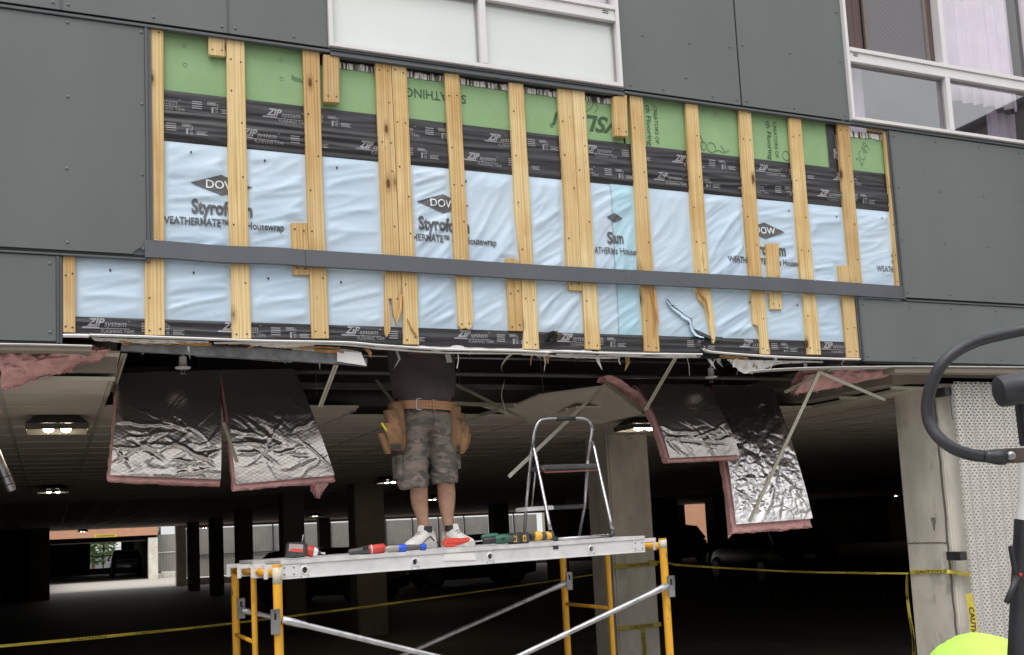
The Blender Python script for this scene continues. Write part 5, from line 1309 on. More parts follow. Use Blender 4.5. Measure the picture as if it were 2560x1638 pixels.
for s in (-1, 1):
    sh = Vector((2.19+s*.19, .47, 2.95)); el = Vector((2.19+s*.34, .24, 2.99)); wr = Vector((2.19+s*.27, .10, 3.20)); hd = wr+Vector((-s*.01,-.02,.07))
    bd.tube([sh, sh.lerp(el,.5), el], [.062,.052,.043], 12); bd.tube([el, el.lerp(wr,.3), wr], [.043,.046,.030], 12); bd.ell(el, (.043,)*3); bd.ell(sh, (.065,)*3)
    bd.ell(hd, (.040,.020,.050))
    for k, (dx, L) in enumerate(((-.030,.062),(-.010,.075),(.011,.071),(.031,.055))):
        f0 = hd+Vector((dx,0,.035)); f1 = f0+Vector((dx*.15,-.012,L*.55)); f2 = f1+Vector((0,-.025,L*.35)); bd.tube([f0, f1, f2], [.0105,.0095,.0075], 8)
    t0 = hd+Vector((-s*.032,0,-.02)); t1 = t0+Vector((-s*.030,-.01,.028)); t2 = t1+Vector((-s*.008,-.012,.028)); bd.tube([t0, t1, t2], [.013,.0115,.009], 8)
ob = organic(bd, .0085, 5)
mk('body', ob, M['skin'], wk, smooth=True, recalc=False)
# T-shirt
def shirt_r(th, z):
    rx = np.interp(z, [2.45,2.55,2.62,2.75,2.92,3.0], [.198,.203,.214,.222,.225,.15]); ry = np.interp(z, [2.45,2.6,2.75,2.92,3.0], [.150,.152,.152,.14,.10])
    w = 1+.022*nz(math.cos(th)*3+z*2, math.sin(th)*3, z*9)+.018*math.sin(z*34+3*math.cos(th)*2+4*nz(th, z*3))*(.4+.6*max(0, -math.sin(th)))
    return rx*w, ry*w
def shirt_p(s, t):
    th = 2*math.pi*s; fr = max(0, -math.sin(th)); hem = 2.535-.055*fr**1.5+.012*math.cos(th)
    z = hem+(3.02-hem)*t; rx, ry = shirt_r(th, z); cx = np.interp(z, [2.45,2.6,3.0], [2.205,2.199,2.19]); return (cx+rx*math.cos(th), .475+ry*math.sin(th), z)
sh_ = mk('shirt', MB().grid(73, 44, shirt_p), M['shirt'], wk, smooth=True)
def on_shirt(x, z):
    lo = .475-.17
    c = max(-.98, min(.98, (x-2.198)/.215)); th = -math.acos(c); rx, ry = shirt_r(th, z); return (x, .475+ry*math.sin(th)-.004, z)
pr = MB()
for i, (za, zb) in enumerate(((2.828,2.840),(2.803,2.812),(2.784,2.789))):
    pr.grid(14, 2, lambda s, t: on_shirt(2.065+(.215 if i else .19)*s, za+(zb-za)*t-.006*s))
mk('flag_stripes', pr, mat('faded_red_print', (.12,.035,.035), .9), sh_)
pr = MB(); pr.grid(14, 2, lambda s, t: on_shirt(2.065+.23*s, 2.790+.012*t-.006*s)); pr.grid(14, 2, lambda s, t: on_shirt(2.065+.23*s, 2.814+.012*t-.006*s))
mk('flag_field', pr, mat('faded_white_print', (.17,.125,.125), .9), sh_)
pk = MB(); pk.grid(8, 6, lambda s, t: on_shirt(2.287+.098*s, 2.735+.10*t+.012*s))
mk('chest_pocket', pk, mat('pocket_grey', (.10,.088,.085), .9), sh_)
mk('metal_tag', MB().add([tuple(P(5, x, y, .30)) for x, y in ((748,1140),(785,1135),(772,1078),(735,1082))], [(0,1,2,3)]), M['alu'], sh_)
# camouflage shorts
so = MB()
stack(so, [(2.098,.452,1.950,.094,.106),(2.097,.455,1.99,.098,.110),(2.100,.457,2.10,.097,.112),(2.106,.46,2.22,.096,.114),(2.118,.47,2.40,.104,.125)])
stack(so, [(2.305,.460,1.978,.080,.100),(2.306,.462,2.02,.084,.104),(2.308,.462,2.10,.086,.108),(2.306,.464,2.22,.092,.112),(2.294,.47,2.40,.104,.125)])
stack(so, [(2.205,.475,2.315,.176,.118),(2.207,.475,2.38,.186,.132),(2.207,.475,2.49,.184,.132)])
so = organic(so, .009, 6)
push(so, lambda v: .006*nz(v[0]*9, v[1]*9, v[2]*20)+.009*max(0, 1-3*abs(nz(v[0]*6+3, v[1]*6, v[2]*15+v[0]*10)))+.010*max(0, 1-abs(v[2]-2.30)*14)*nz(v[0]*14, v[2]*8, 3))
shr = mk('shorts', so, M['camo'], wk, smooth=True, recalc=False)
for x0, z0, sx in ((1.995, 2.06, -1), (2.395, 2.11, 1)):
    cp = MB(); cp.loft([[(x0+sx*.010, .40, z0-.05), (x0+sx*.012, .52, z0-.05), (x0+sx*.014, .52, z0+.10), (x0+sx*.012, .40, z0+.10)], [(x0-sx*.02, .39, z0-.05), (x0-sx*.02, .53, z0-.05), (x0-sx*.02, .53, z0+.10), (x0-sx*.02, .39, z0+.10)]])
    mk('cargo_pocket', cp, M['camo'], shr, bevel=.006)
mk('fly_seam', MB().tube([(2.206,.343,2.44),(2.212,.338,2.38),(2.208,.345,2.31)], .002, 5), M['shirt'], shr)
# tool belt and pouches
def belt_p(th, z, off=0): return (2.207+(.203+off)*math.cos(th), .475+(.153+off)*math.sin(th), z+.010*math.cos(th)*-1)
bt = MB(); n = 64
for zz_, off in ((2.440, .0), (2.440, .006), (2.492, .006), (2.492, .0)): pass
bt.loft([[belt_p(2*math.pi*k/n, zz_, off) for k in range(n)] for zz_, off in ((2.438,-.002),(2.438,.005),(2.492,.005),(2.492,-.002))], cap=False)
blt = mk('tool_belt', bt, M['belt'], wk, smooth=True, auto=.6)
bh = MB()
for k in range(10):
    for zz_ in (2.454, 2.476):
        th = -math.pi/2-.36+.105*k; c = belt_p(th, zz_, .0062); bh.lathe(c, (math.cos(th), math.sin(th), 0), [(0,.0034),(.0005,.003)], 6)
mk('eyelets', bh, M['dark'], blt, kind='stuff')
th0 = -math.pi/2-.48
bc = [belt_p(th0+a, z, .009) for a, z in ((.10,2.432),(-.02,2.432),(-.05,2.440),(-.05,2.490),(-.02,2.499),(.10,2.499))]
mk('buckle', MB().tube(smooth_path(bc, 4), .0032, 6), M['tube'], blt, smooth=True)
mk('belt_loop', MB().loft([[belt_p(-math.pi/2+a, z, o_) for a, o_ in ((-.04,.004),(.04,.004),(.04,.010),(-.04,.010))] for z in (2.433, 2.497)]), M['belt'], blt)
def pouch(top, bot, wt, wb_, d, name='pouch', m='leather', flare=1.0):
    top = Vector(top); bot = Vector(bot); rings = []
    ax = (bot-top)
    for t in (0, .08, .3, .6, .85, .96, 1.0):
        c = top+ax*t; w = (wt+(wb_-wt)*t)*(1 if t < .9 else .86 if t < .99 else .6); dd = d*(1-.35*t)*(1 if t < .95 else .7); n = 14
        rings.append([(c.x+w/2*math.copysign(abs(math.cos(a))**.6, math.cos(a)), c.y+dd/2*math.copysign(abs(math.sin(a))**.6, math.sin(a))-.02*math.sin(t*3), c.z) for a in [2*math.pi*k/n for k in range(n)]])
    return mk(name, MB().loft(rings), M[m], blt, smooth=True, auto=.9)
def W(x, y, yy=.40): return Vector(at(900+x/2.9615, 860+y/2.9615, yy))
pouch(W(262,440), W(285,790), .085, .095, .11); pouch(W(225,495,.36), W(270,760,.34), .085, .085, .085); pouch(W(205,590,.33), W(255,775,.33), .07, .075, .06, 'pouch_pocket'); pouch(W(160,665,.36), W(205,815,.36), .058, .04, .06, 'pouch_pocket')
pouch(W(690,470), W(700,800), .085, .075, .11); pouch(W(725,520,.42), W(725,790,.40), .075, .075, .10); pouch(W(765,610,.40), W(750,815,.38), .075, .045, .07, 'pouch_pocket'); pouch(W(790,665,.42), W(770,790,.40), .05, .035, .06, 'pouch_pocket')
mk('hammer_loop', MB().box(*(lambda p: (p.x-.035, p.x+.03, p.y-.03, p.y-.02, p.z-.015, p.z+.012))(W(262,765,.32))), M['black'], blt)
mk('pencil', MB().tube([W(160,585,.30), W(212,665,.30)], .0065, 6), mat('pencil_yellow', (.75,.62,.03), .4), blt)
mk('knife_clip', MB().box(*(lambda p: (p.x-.006, p.x+.008, p.y-.02, p.y-.01, p.z-.03, p.z+.012))(W(722,768,.36))), M['black'], blt)
# sneakers
def shoe(cx, cy, ang, L=.285):
    c, s_ = math.cos(ang), math.sin(ang)
    def G(u, v, w): return (cx+u*c-v*s_, cy+u*s_+v*c, ZD+w)           # u to the side, v back (toe at -v)
    st_ = [(-.195,.019,.030),(-.180,.037,.050),(-.143,.047,.063),(-.10,.051,.076),(-.058,.050,.098),(-.025,.047,.120),(.01,.044,.128),(.05,.042,.123),(.08,.037,.114),(.095,.022,.09)]
    up = MB(); up.loft([[G(w*math.copysign(abs(math.cos(a))**.75, math.cos(a)), v, .016+max(0, math.sin(a))**.8*(h-.016)) for a in [math.pi*k/11 for k in range(12)]]+[G(-w*.9, v, .012), G(w*.9, v, .012)] for v, w, h in st_])
    sh2 = mk('sneaker', up, M['shoe'], wk, smooth=True, auto=1.1)
    so_ = MB(); so_.loft([[G(w*1.10, v, .0), G(w*1.12, v, .026), G(w*1.02, v, .032), G(-w*1.02, v, .032), G(-w*1.12, v, .026), G(-w*1.10, v, .0)] for v, w, h in [(-.202,.020,0)]+st_+[(.102,.02,0)]])
    mk('sole', so_, M['sole'], sh2, bevel=.003)
    ln = MB()
    for i in range(5):
        v = -.075+.022*i; h = np.interp(v, [a_[0] for a_ in st_], [a_[2] for a_ in st_])
        ln.tube([G(-.030, v, h*.82), G(-.012, v-.006, h+.004), G(.012, v+.006, h+.005), G(.030, v, h*.82)], .0036, 6)
    mk('laces', ln, mat('lace_grey', (.40,.39,.39), .8), sh2, smooth=True)
    mk('collar', MB().loft([[G(.041*math.cos(a), .012+.047*math.sin(a), z) for a in [2*math.pi*k/16 for k in range(16)]] for z in (.10, .138)], cap=False), M['black'], sh2, smooth=True)
    mk('tongue', MB().loft([[G(-.024,-.052,.098), G(.024,-.052,.098), G(.024,-.040,.098), G(-.024,-.040,.098)], [G(-.020,-.036,.146), G(.020,-.036,.146), G(.018,-.026,.146), G(-.018,-.026,.146)]]), M['shoe'], sh2, bevel=.004)
    for sgn in (-1, 1):
        mk('side_stripe', MB().tube([G(sgn*.051,-.10,.035), G(sgn*.050,-.05,.060), G(sgn*.046,.0,.075), G(sgn*.045,.04,.045)], .0035, 6), M['black'] if sgn > 0 else M['sole'], sh2, smooth=True)
shoe(2.150, .43, rad(-52)); shoe(2.342, .44, rad(16))

# ================================================================== TOOLS on the platform
def za_(x, y): return (680+x/6.0175, 1320+y/6.0175)
def zb_(x, y): return (1060+x/4.15, 1300+y/4.15)
def TA(x, y, yy): return Vector(at(*za_(x, y), yy))
def TB(x, y, yy): return Vector(at(*zb_(x, y), yy))
# 1 impact driver lying on its battery side
y = -.13
c = TA(378, 312, y); t1 = thing('impact_driver', 'cordless impact driver lying with its black battery and red-white label toward us', 'power tool', (c.x, c.y, zp(c.x)))
bz = zp(c.x)
mk('battery', MB().loft([[(c.x-.055,y,bz+.004),(c.x+.052,y,bz+.008),(c.x+.060,y,bz+.090),(c.x-.048,y,bz+.092)], [(c.x-.052,y+.075,bz+.004),(c.x+.050,y+.075,bz+.008),(c.x+.056,y+.075,bz+.090),(c.x-.046,y+.075,bz+.092)]]), M['grey_tool'], t1, bevel=.008)
lb = lambda x, yy: tuple(TA(x, yy, y-.0015))
mk('label_plate', MB().add([lb(250,350), lb(465,370), lb(470,250), lb(262,240)], [(0,1,2,3)]), mat('battery_label', (.36,.30,.29), .5), t1)
lb2 = lambda x, yy: tuple(TA(x, yy, y-.0025))
mk('label_band', MB().add([lb2(255,345), lb2(462,366), lb2(462,322), lb2(300,308)], [(0,1,2,3)]), M['redbright'], t1)
mk('vents', MB().add([lb(495,262), lb(520,265), lb(520,275), lb(495,272)], [(0,1,2,3)]).add([lb(485,372), lb(512,375), lb(512,386), lb(485,383)], [(0,1,2,3)]), M['gap'], t1)
h0 = TA(530, 345, y+.05); h1 = TA(800, 385, y+.03)
hx = (h1-h0); L_ = hx.length
mk('motor_housing', MB().lathe(h0, hx, [(-.01,.026),(0,.030),(L_*.32,.031),(L_*.36,.028)], 16), M['red'], t1, smooth=True, auto=.7)
mk('gear_case', MB().lathe(h0+hx*.36, hx, [(0,.028),(L_*.16,.024),(L_*.24,.016)], 16), M['alu'], t1, smooth=True, auto=.7)
mk('chuck', MB().lathe(h0+hx*.60, hx, [(0,.013),(L_*.14,.011),(L_*.15,.006)], 12), M['black'], t1, smooth=True, auto=.7)
mk('bit', MB().lathe(h0+hx*.74, hx, [(0,.004),(L_*.14,.004),(L_*.15,.007),(L_*.26,.006)], 8), M['tube'], t1)
mk('spare_bit', MB().tube([TA(455,205,y+.04), TA(466,130,y+.04), TA(470,100,y+.04)], [.0035,.0035,.0045], 8), M['tube'], t1)
mk('belt_clip', MB().box(c.x-.06, c.x-.028, y-.004, y+.01, bz+.0, bz+.008), M['tube'], t1)
# 2 ratchet tool black and red
y = -.12
def lay(a, b, name, prof, m, parent, n=14): return mk(name, MB().lathe(a, b-a, [(t*(b-a).length, r) for t, r in prof], n), m, parent, smooth=True, auto=.8)
a_, b_ = TA(1150, 372, y), TA(1700, 322, y); a_.z = zp(a_.x)+.018; b_.z = zp(b_.x)+.028
t2 = thing('ratchet_tool', 'black and red cordless ratchet lying flat left of the worker\u2019s shoe', 'power tool', tuple(a_))
lay(a_, a_.lerp(b_, .55), 'grip', [(0,.010),(.08,.017),(.5,.019),(.8,.024),(1,.025)], M['grey_tool'], t2)
lay(a_.lerp(b_, .55), b_, 'red_body', [(0,.025),(.1,.027),(.9,.027),(1,.020)], M['red'], t2)
mk('trigger', MB().box(a_.lerp(b_,.42).x-.012, a_.lerp(b_,.42).x+.02, y-.026, y-.016, a_.z+.008, a_.z+.026), M['black'], t2, bevel=.003)
mk('stripe', MB().lathe(a_.lerp(b_,.60), b_-a_, [(0,.0274),(.006,.0274)], 14), M['shoe'], t2, smooth=True)
# 3 clear tube tool with blue collar and end
a_, b_ = TA(1690, 305, -.14), TA(2320, 285, -.14); a_.z = zp(a_.x)+.022; b_.z = zp(b_.x)+.020
t3 = thing('screwdriver', 'grey handled tool with clear tip, blue collar and bright blue end cap', 'hand tool', tuple(a_))
lay(a_, a_.lerp(b_, .32), 'clear_tip', [(0,.004),(.1,.013),(.3,.020),(1,.021)], mat('smoky_plastic', (.30,.28,.24), .25), t3)
lay(a_.lerp(b_, .31), a_.lerp(b_, .52), 'blue_collar', [(0,.020),(.15,.0235),(.85,.0225),(1,.017)], M['blue'], t3)
lay(a_.lerp(b_, .52), a_.lerp(b_, .86), 'handle', [(0,.017),(.5,.0175),(1,.0145)], mat('handle_grey', (.085,.078,.068), .5), t3)
lay(a_.lerp(b_, .84), b_, 'end_cap', [(0,.012),(.15,.020),(.8,.021),(1,.014)], M['blue'], t3)
# 4 red chalk-line case
y = -.16
pts = [(205,250),(222,205),(262,186),(330,186),(400,190),(470,180),(487,196),(478,222),(430,240),(360,262),(300,282),(240,284)]
q_ = [TB(px, py, y) for px, py in pts]
t4 = thing('chalk_line_reel', 'bright red plastic chalk reel lying in front of the worker\u2019s right shoe', 'hand tool', tuple(q_[-1]))
dz4 = zp(q_[0].x)+.004-min(v.z for v in q_)
mk('case', MB().prism([(v.x, v.z+max(0, dz4)) for v in q_], y, y+.045), M['redbright'], t4, bevel=.005)
mk('groove', MB().tube([TB(245,240,y-.001)+Vector((0,0,max(0,dz4))), TB(350,236,y-.001)+Vector((0,0,max(0,dz4))), TB(440,225,y-.001)+Vector((0,0,max(0,dz4)))], .0022, 5), M['red'], t4)
# 5 green drill
y = -.10
dz = lambda v, h: Vector((v.x, v.y, zp(v.x)+h))
t5 = thing('power_drill', 'green power drill with black chuck lying beside the red chalk reel', 'power tool', tuple(dz(TB(760,230,y), 0)))
lay(dz(TB(485,225,y),.030), dz(TB(610,218,y),.032), 'drill_bit', [(0,.003),(.9,.0035),(1,.0035)], M['tube'], t5, 8)
lay(dz(TB(605,220,y),.030), dz(TB(735,215,y),.034), 'chuck', [(0,.007),(.12,.018),(.6,.021),(1,.022)], M['black'], t5)
lay(dz(TB(735,210,y),.034), dz(TB(880,205,y),.036), 'gear_housing', [(0,.024),(.3,.030),(.8,.030),(1,.022)], M['greentool'], t5)
lay(dz(TB(600,175,y+.08),.052), dz(TB(760,170,y+.08),.052), 'handle', [(0,.014),(.3,.021),(1,.021)], M['greentool'], t5)
lay(dz(TB(860,210,y),.032), dz(TB(930,205,y),.034), 'rear_cover', [(0,.022),(.7,.024),(1,.016)], M['grey_tool'], t5)
mk('switch', MB().box(*(lambda p: (p.x-.008, p.x+.008, p.y-.036, p.y-.029, p.z-.006, p.z+.008))(dz(TB(805,205,y),.034))), M['black'], t5)
# 6 yellow-black drill on its side with battery and spare battery
y = -.10
t6 = thing('cordless_drill', 'yellow and black cordless drill with two battery packs lying by the ladder foot', 'power tool', tuple(dz(TB(1080,220,y), 0)))
for x0, x1 in ((905, 1000), (1003, 1105)):
    p0, p1 = TB(x0, 230, y), TB(x1, 230, y)
    b = mk('battery', MB().box(p0.x, p1.x, y, y+.075, zp(p0.x)+.001, zp(p0.x)+.068), M['grey_tool'], t6, bevel=.007)
    mk('battery_label', MB().box(p0.x+.014, p0.x+.038, y-.002, y+.004, zp(p0.x)+.010, zp(p0.x)+.052), M['yeltool'], b, bevel=.002)
    mk('label_slot', MB().box(p0.x+.021, p0.x+.031, y-.0035, y-.0005, zp(p0.x)+.020, zp(p0.x)+.040), M['grey_tool'], b)
lay(dz(TB(1100,170,y+.02),.036), dz(TB(1215,170,y+.02),.038), 'handle', [(0,.020),(.5,.018),(1,.024)], M['black'], t6)
lay(dz(TB(1150,165,y),.038), dz(TB(1215,165,y),.038), 'motor_housing', [(0,.022),(.3,.030),(.8,.030),(1,.024)], M['yeltool'], t6)
lay(dz(TB(1210,165,y),.036), dz(TB(1262,165,y),.036), 'clutch_ring', [(0,.024),(.5,.025),(1,.022)], M['grey_tool'], t6)
lay(dz(TB(1255,165,y+.01),.036), dz(TB(1318,165,y+.01),.036), 'end_cap', [(0,.022),(.4,.027),(.9,.025),(1,.015)], M['yeltool'], t6)

# ================================================================== CAUTION TAPE
def ribbon(name, label, path, width, tilt, texts=(), grp='yellow caution tape around the work area', base=None, n=6, upv=(0,0,1)):
    p3 = smooth_path(path, n); m = len(p3)
    fr = []; L = [0]
    for i in range(1, m): L.append(L[-1]+(p3[i]-p3[i-1]).length)
    for i, p in enumerate(p3):
        t = (p3[min(i+1,m-1)]-p3[max(i-1,0)]).normalized(); view = (p-Vector(EYE)).normalized()
        side = t.cross(view).normalized()
        if side.dot(Vector(upv)) < 0: side = -side
        a = np.interp(L[i]/L[-1], np.linspace(0, 1, len(tilt)), tilt)
        fr.append((p, (side*math.cos(a)+view*math.sin(a))))
    root = thing(name, label, 'caution tape', tuple(p3[0]), grp)
    mb = MB().grid(m, 3, lambda s, t: tuple(fr[int(round(s*(m-1)))][0]+fr[int(round(s*(m-1)))][1]*(t-.5)*width))
    mk('ribbon', mb, M['caution'], root, smooth=True)
    def on(u, v):
        i = max(0, min(m-2, int(np.searchsorted(L, u)-1))); f_ = (u-L[i])/max(1e-6, L[i+1]-L[i])
        p = fr[i][0].lerp(fr[i+1][0], f_); s_ = fr[i][1].lerp(fr[i+1][1], f_); vw = (Vector(EYE)-p).normalized()
        return tuple(p+s_*v+vw*.0025)
    for u0 in texts:
        if u0+.30 > L[-1]: continue
        mk('lettering', lay_text('CAUTION', width*.62, lambda u, v: on(u0+u, v-width*.31), .02, width=.27, fine=.06), M['ink'], root)
    return root
pt = [(7,-120,1488),(7,245,1455),(7,580,1425),(7,930,1390),(7,1240,1360),(7,1640,1315),(7,2050,1265),(7,2400,1222),(8,490,1160),(8,1000,1090),(8,1490,1020),(8,1785,975)]
path = [P(n, x, y, 1.5+(3.74-1.5)*i/11) for i, (n, x, y) in enumerate(pt)]
ribbon('caution_tape', 'long sagging caution tape stretched low from the left edge to the ladder column', path, .040, [1.15,1.02,1.2,1.22,1.1,1.3,1.35,1.3], [.62+.50*k for k in range(10)], n=4)
pt = [(8,2152,880),(8,2300,897),(9,0,910),(9,400,935),(9,800,955),(9,1200,964),(9,1600,968)]
path = [P(n, x, y, 3.72-(3.72-.76)*i/6) for i, (n, x, y) in enumerate(pt)]
ribbon('caution_tape', 'caution tape stretched from the inner column to the weathered pillar on the right', path, .045, [1.0,1.1,1.2,1.25,1.2,1.25], [.45+.55*k for k in range(9)], n=5)
def atx(px, py, x):
    d = ray(px, py); return EYE + d*(x-EYE[0])/d[0]
path = [atx(*sp(9, x, y), 6.405) for x, y in ((1612,960),(1700,956),(1780,953),(1850,952))]+[P(9, 1870, 953, .290), P(9, 1930, 962, .285), P(9, 2030, 977, .26)]
ribbon('caution_tape', 'yellow caution tape wrapped flat round the front of the weathered pillar', path, .032, [.35,.3,.6,.3], [.055], n=5)
for k, (xa, xb, lab) in enumerate(((1585, 1632, 'left strand of caution tape hanging down the pillar edge'), (1592, 1648, 'right strand of caution tape hanging down the pillar edge'))):
    path = [P(9, x, y, .77) for x, y in ((xa,970),(xa-2+4*k,1100),((xa*.6+xb*.4)-4,1250),(xb-8,1420),(xb,1640))]
    ribbon('caution_tape', lab, path, .020, [1.2,1.0,1.25,1.1], [.35, .75], n=5)
path = [P(9, x, y, .06) for x, y in ((2082,1083),(2040,1085),(2020,1110),(2032,1180),(2050,1290),(2055,1400),(2060,1640))]
ribbon('caution_tape', 'bright caution tape tied to the perforated screen and hanging down', path[2:], .052, [.5,.25,.2,.25], [.10], n=5, upv=(1,0,0))
for z_, lab in ((P(8, 2000, 915, 3.74)[2], 'upper band of caution tape round the inner column'), (P(8, 2000, 1350, 3.74)[2], 'lower band of caution tape round the inner column')):
    ribbon('caution_tape', lab, [(5.31, 3.755, z_), (5.5, 3.755, z_), (5.84, 3.755, z_+.004)], .045, [.2,.2], [.16], n=4)
path = [(5.62+.0*i, 3.752, P(8, 2000, 1360, 3.74)[2]-.12*i) for i in range(6)]
ribbon('caution_tape', 'short loose caution tape end hanging from the inner column', path, .045, [.5,.4,.6], [.05], n=4, upv=(1,0,0))

# ================================================================== MACHINE at the right edge
def zm(x, y): return (2280+x/3.85, 780+y/3.85)
def MM(x, y, d): return Vector(far(*zm(x, y), d))
mc = thing('construction_machine', 'black tubular guard, cylinder and post of a machine standing close at the right edge', 'machine', tuple(Vector(far(2590, 1640, 3.3)).to_2d().to_3d()))
gp_ = [(1250,120),(1078,172),(880,215),(640,275),(430,375),(285,510),(195,680),(150,860),(152,1000),(195,1125),(290,1240),(420,1325),(560,1372),(690,1392)]
gpp = smooth_path([MM(x, y, 3.15+.02*math.sin(i)) for i, (x, y) in enumerate(gp_)], 5)
mk('guard_tube', MB().tube(gpp, .0182, 16), M['machine'], mc, smooth=True)
fa, fbv = MM(690,1392,3.15), MM(890,1398,3.15)
mk('flattened_end', MB().tube([fa, fa.lerp(fbv,.25), fa.lerp(fbv,.6), fbv], [.0182,.0195,.024,.0245], 16), M['machine'], mc, smooth=True)
mk('lug', MB().bar(MM(880,1385,3.16), MM(1120,1378,3.16), .012, .044, up=tuple(UPV)), mat('rusty_lug', (.10,.075,.06), .6, .3, .3, 30), mc, bevel=.003)
mk('bolt', MB().lathe(MM(948,1384,3.15), tuple(-FWD), [(0,.014),(.008,.013),(.012,.008)], 10), M['galv'], mc, smooth=True, auto=.6)
ca, cb = MM(835,770,3.30), MM(1300,690,3.30)
mk('cylinder', MB().lathe(ca, cb-ca, [(-.004,.034),(.0,.046),(.012,.0505),(.155,.0505),(.157,.047),(.165,.047),(.167,.0535),(.40,.0535)], 28), M['machine'], mc, smooth=True, auto=.5)
mk('stay_plate', MB().bar(MM(1035,870,3.34), MM(1085,1290,3.34), .02, .036, up=tuple(FWD)), M['machine'], mc, bevel=.004)
def zn(x, y): return (2280+x/3.361, 1180+y/3.361)
def MN(x, y, d): return Vector(far(*zn(x, y), d))
mk('white_post', MB().tube([MN(1060,-200,3.36), MN(1046,250,3.36), MN(1027,412,3.36)], .0545, 24), M['white'], mc, smooth=True, auto=.7)
mk('black_post', MB().tube([MN(1024,409,3.36), MN(972,1540,3.36), MN(950,2100,3.36)], [.0575,.0595,.060], 24), M['machine'], mc, smooth=True, auto=.7)
mk('lever_plate', MB().bar(MN(828,622,3.28), MN(872,880,3.28), .012, .016, up=tuple(FWD)), M['machine'], mc, bevel=.002)
mk('lever', MB().tube([MN(880,880,3.27), MN(842,985,3.26), MN(793,1098,3.25)], [.0095,.0090,.0090], 14), M['machine'], mc, smooth=True)
mk('lever_pin', MB().lathe(MN(912,862,3.27), tuple(-FWD), [(0,.006),(.004,.005)], 8), M['red'], mc)
bx_ = Vector(far(2640, 1640, 3.6))
mk('chassis', MB().box(bx_.x-.35, bx_.x+.9, bx_.y-.5, bx_.y+.5, .25, .75), M['machine'], mc, bevel=.03)
for sx in (-.1, .65): mk('wheel', MB().lathe((bx_.x+sx, bx_.y-.5, .26), (0,-1,0), [(-.0,.20),(.02,.25),(.10,.25),(.12,.2)], 24), M['tyre'], mc, smooth=True, auto=.6)

# second worker, bent forward, only the back of a lime shirt in view
bp = Vector(far(2452, 1700, 4.9)); zt = far(2440, 1588, 4.9)[2]
p2 = thing('person', 'person bending over in a bright lime high-visibility shirt at the bottom right corner', 'person', (bp.x, bp.y, 0))
X, Y = bp.x, bp.y
b2 = MB()
b2.tube([(X-.10,Y+.30,.03),(X-.10,Y+.24,.45),(X-.10,Y+.28,.80)], [.045,.06,.085], 12); b2.tube([(X+.10,Y+.30,.03),(X+.10,Y+.24,.45),(X+.10,Y+.28,.80)], [.045,.06,.085], 12)
b2.tube([(X+.03,Y+.30,.74),(X+.08,Y+.15,zt-.26),(X+.08,Y-.10,zt-.26),(X+.08,Y-.24,zt-.29)], [.13,.14,.14,.11], 16)
b2.ell((X+.08,Y-.40,zt-.40), (.08,.10,.10)); b2.tube([(X+.08,Y-.2,zt-.30),(X+.08,Y-.34,zt-.36)], [.06,.055], 10)
for s in (-1, 1):
    b2.tube([(X+.08+s*.14,Y-.14,zt-.30),(X+.06+s*.19,Y-.22,zt-.48),(X+s*.15,Y-.32,zt-.62)], [.055,.045,.035], 10)
    hd = Vector((X+s*.14,Y-.34,zt-.68)); b2.ell(hd, (.035,.02,.045))
    for k in range(4): b2.tube([hd+Vector((-.024+.016*k,0,-.03)), hd+Vector((-.026+.017*k,-.01,-.075+.008*abs(k-1.3)))], [.009,.007], 6)
    b2.tube([hd+Vector((-s*.03,0,.01)), hd+Vector((-s*.05,-.01,-.03))], [.011,.008], 6)
mk('body', organic(b2, .014, 5), M['skin'], p2, smooth=True, recalc=False)
s2_ = MB(); s2_.ell((X+.08,Y+.02,zt-.225), (.250,.34,.205), None, 24, 14); s2_.ell((X+.08,Y-.14,zt-.25), (.225,.16,.17), None, 20, 12)
for s in (-1, 1): s2_.tube([(X+.08+s*.16,Y-.12,zt-.24),(X+.06+s*.21,Y-.20,zt-.40)], [.09,.08], 12)
s2_ = organic(s2_, .013, 5); push(s2_, lambda v: .010*nz(v[0]*5, v[1]*5, v[2]*5)+.022*max(0, 1-4*abs(nz(v[0]*4.2, v[1]*1.6, 4.2)))+.006*max(0, 1-5*abs(nz(v[0]*9, v[1]*5, 1.2))))
mk('shirt', s2_, M['lime'], p2, smooth=True, recalc=False)
tr = MB(); tr.tube([(X-.10,Y+.30,.06),(X-.10,Y+.24,.45),(X-.10,Y+.28,.82)], [.07,.085,.115], 12); tr.tube([(X+.10,Y+.30,.06),(X+.10,Y+.24,.45),(X+.10,Y+.28,.82)], [.07,.085,.115], 12); tr.ell((X+.04,Y+.30,.74), (.17,.14,.13))
mk('trousers', organic(tr, .014, 4), M['shirt'], p2, smooth=True, recalc=False)
for s in (-1, 1): mk('boot', MB().ell((X+s*.10,Y+.25,.045), (.05,.14,.05)), M['black'], p2, smooth=True)

# silver pipe hanging at the left edge
a_, b_ = Vector(at(-12, 1125, 1.9)), Vector(at(33, 1232, 1.9))
sp_ = thing('exhaust_duct', 'shiny silver pipe end hanging at the left picture edge', 'pipe', tuple(b_))
mk('pipe_body', MB().lathe(a_-(b_-a_)*.5, b_-a_, [(0,.030),((b_-a_).length*1.40,.030),((b_-a_).length*1.46,.024)], 18), M['tube'], sp_, smooth=True, auto=.6)
for f_ in (.62, .80): mk('pipe_band', MB().lathe(a_.lerp(b_, f_), b_-a_, [(0,.0315),(.006,.0315)], 18), M['dark'], sp_, smooth=True)

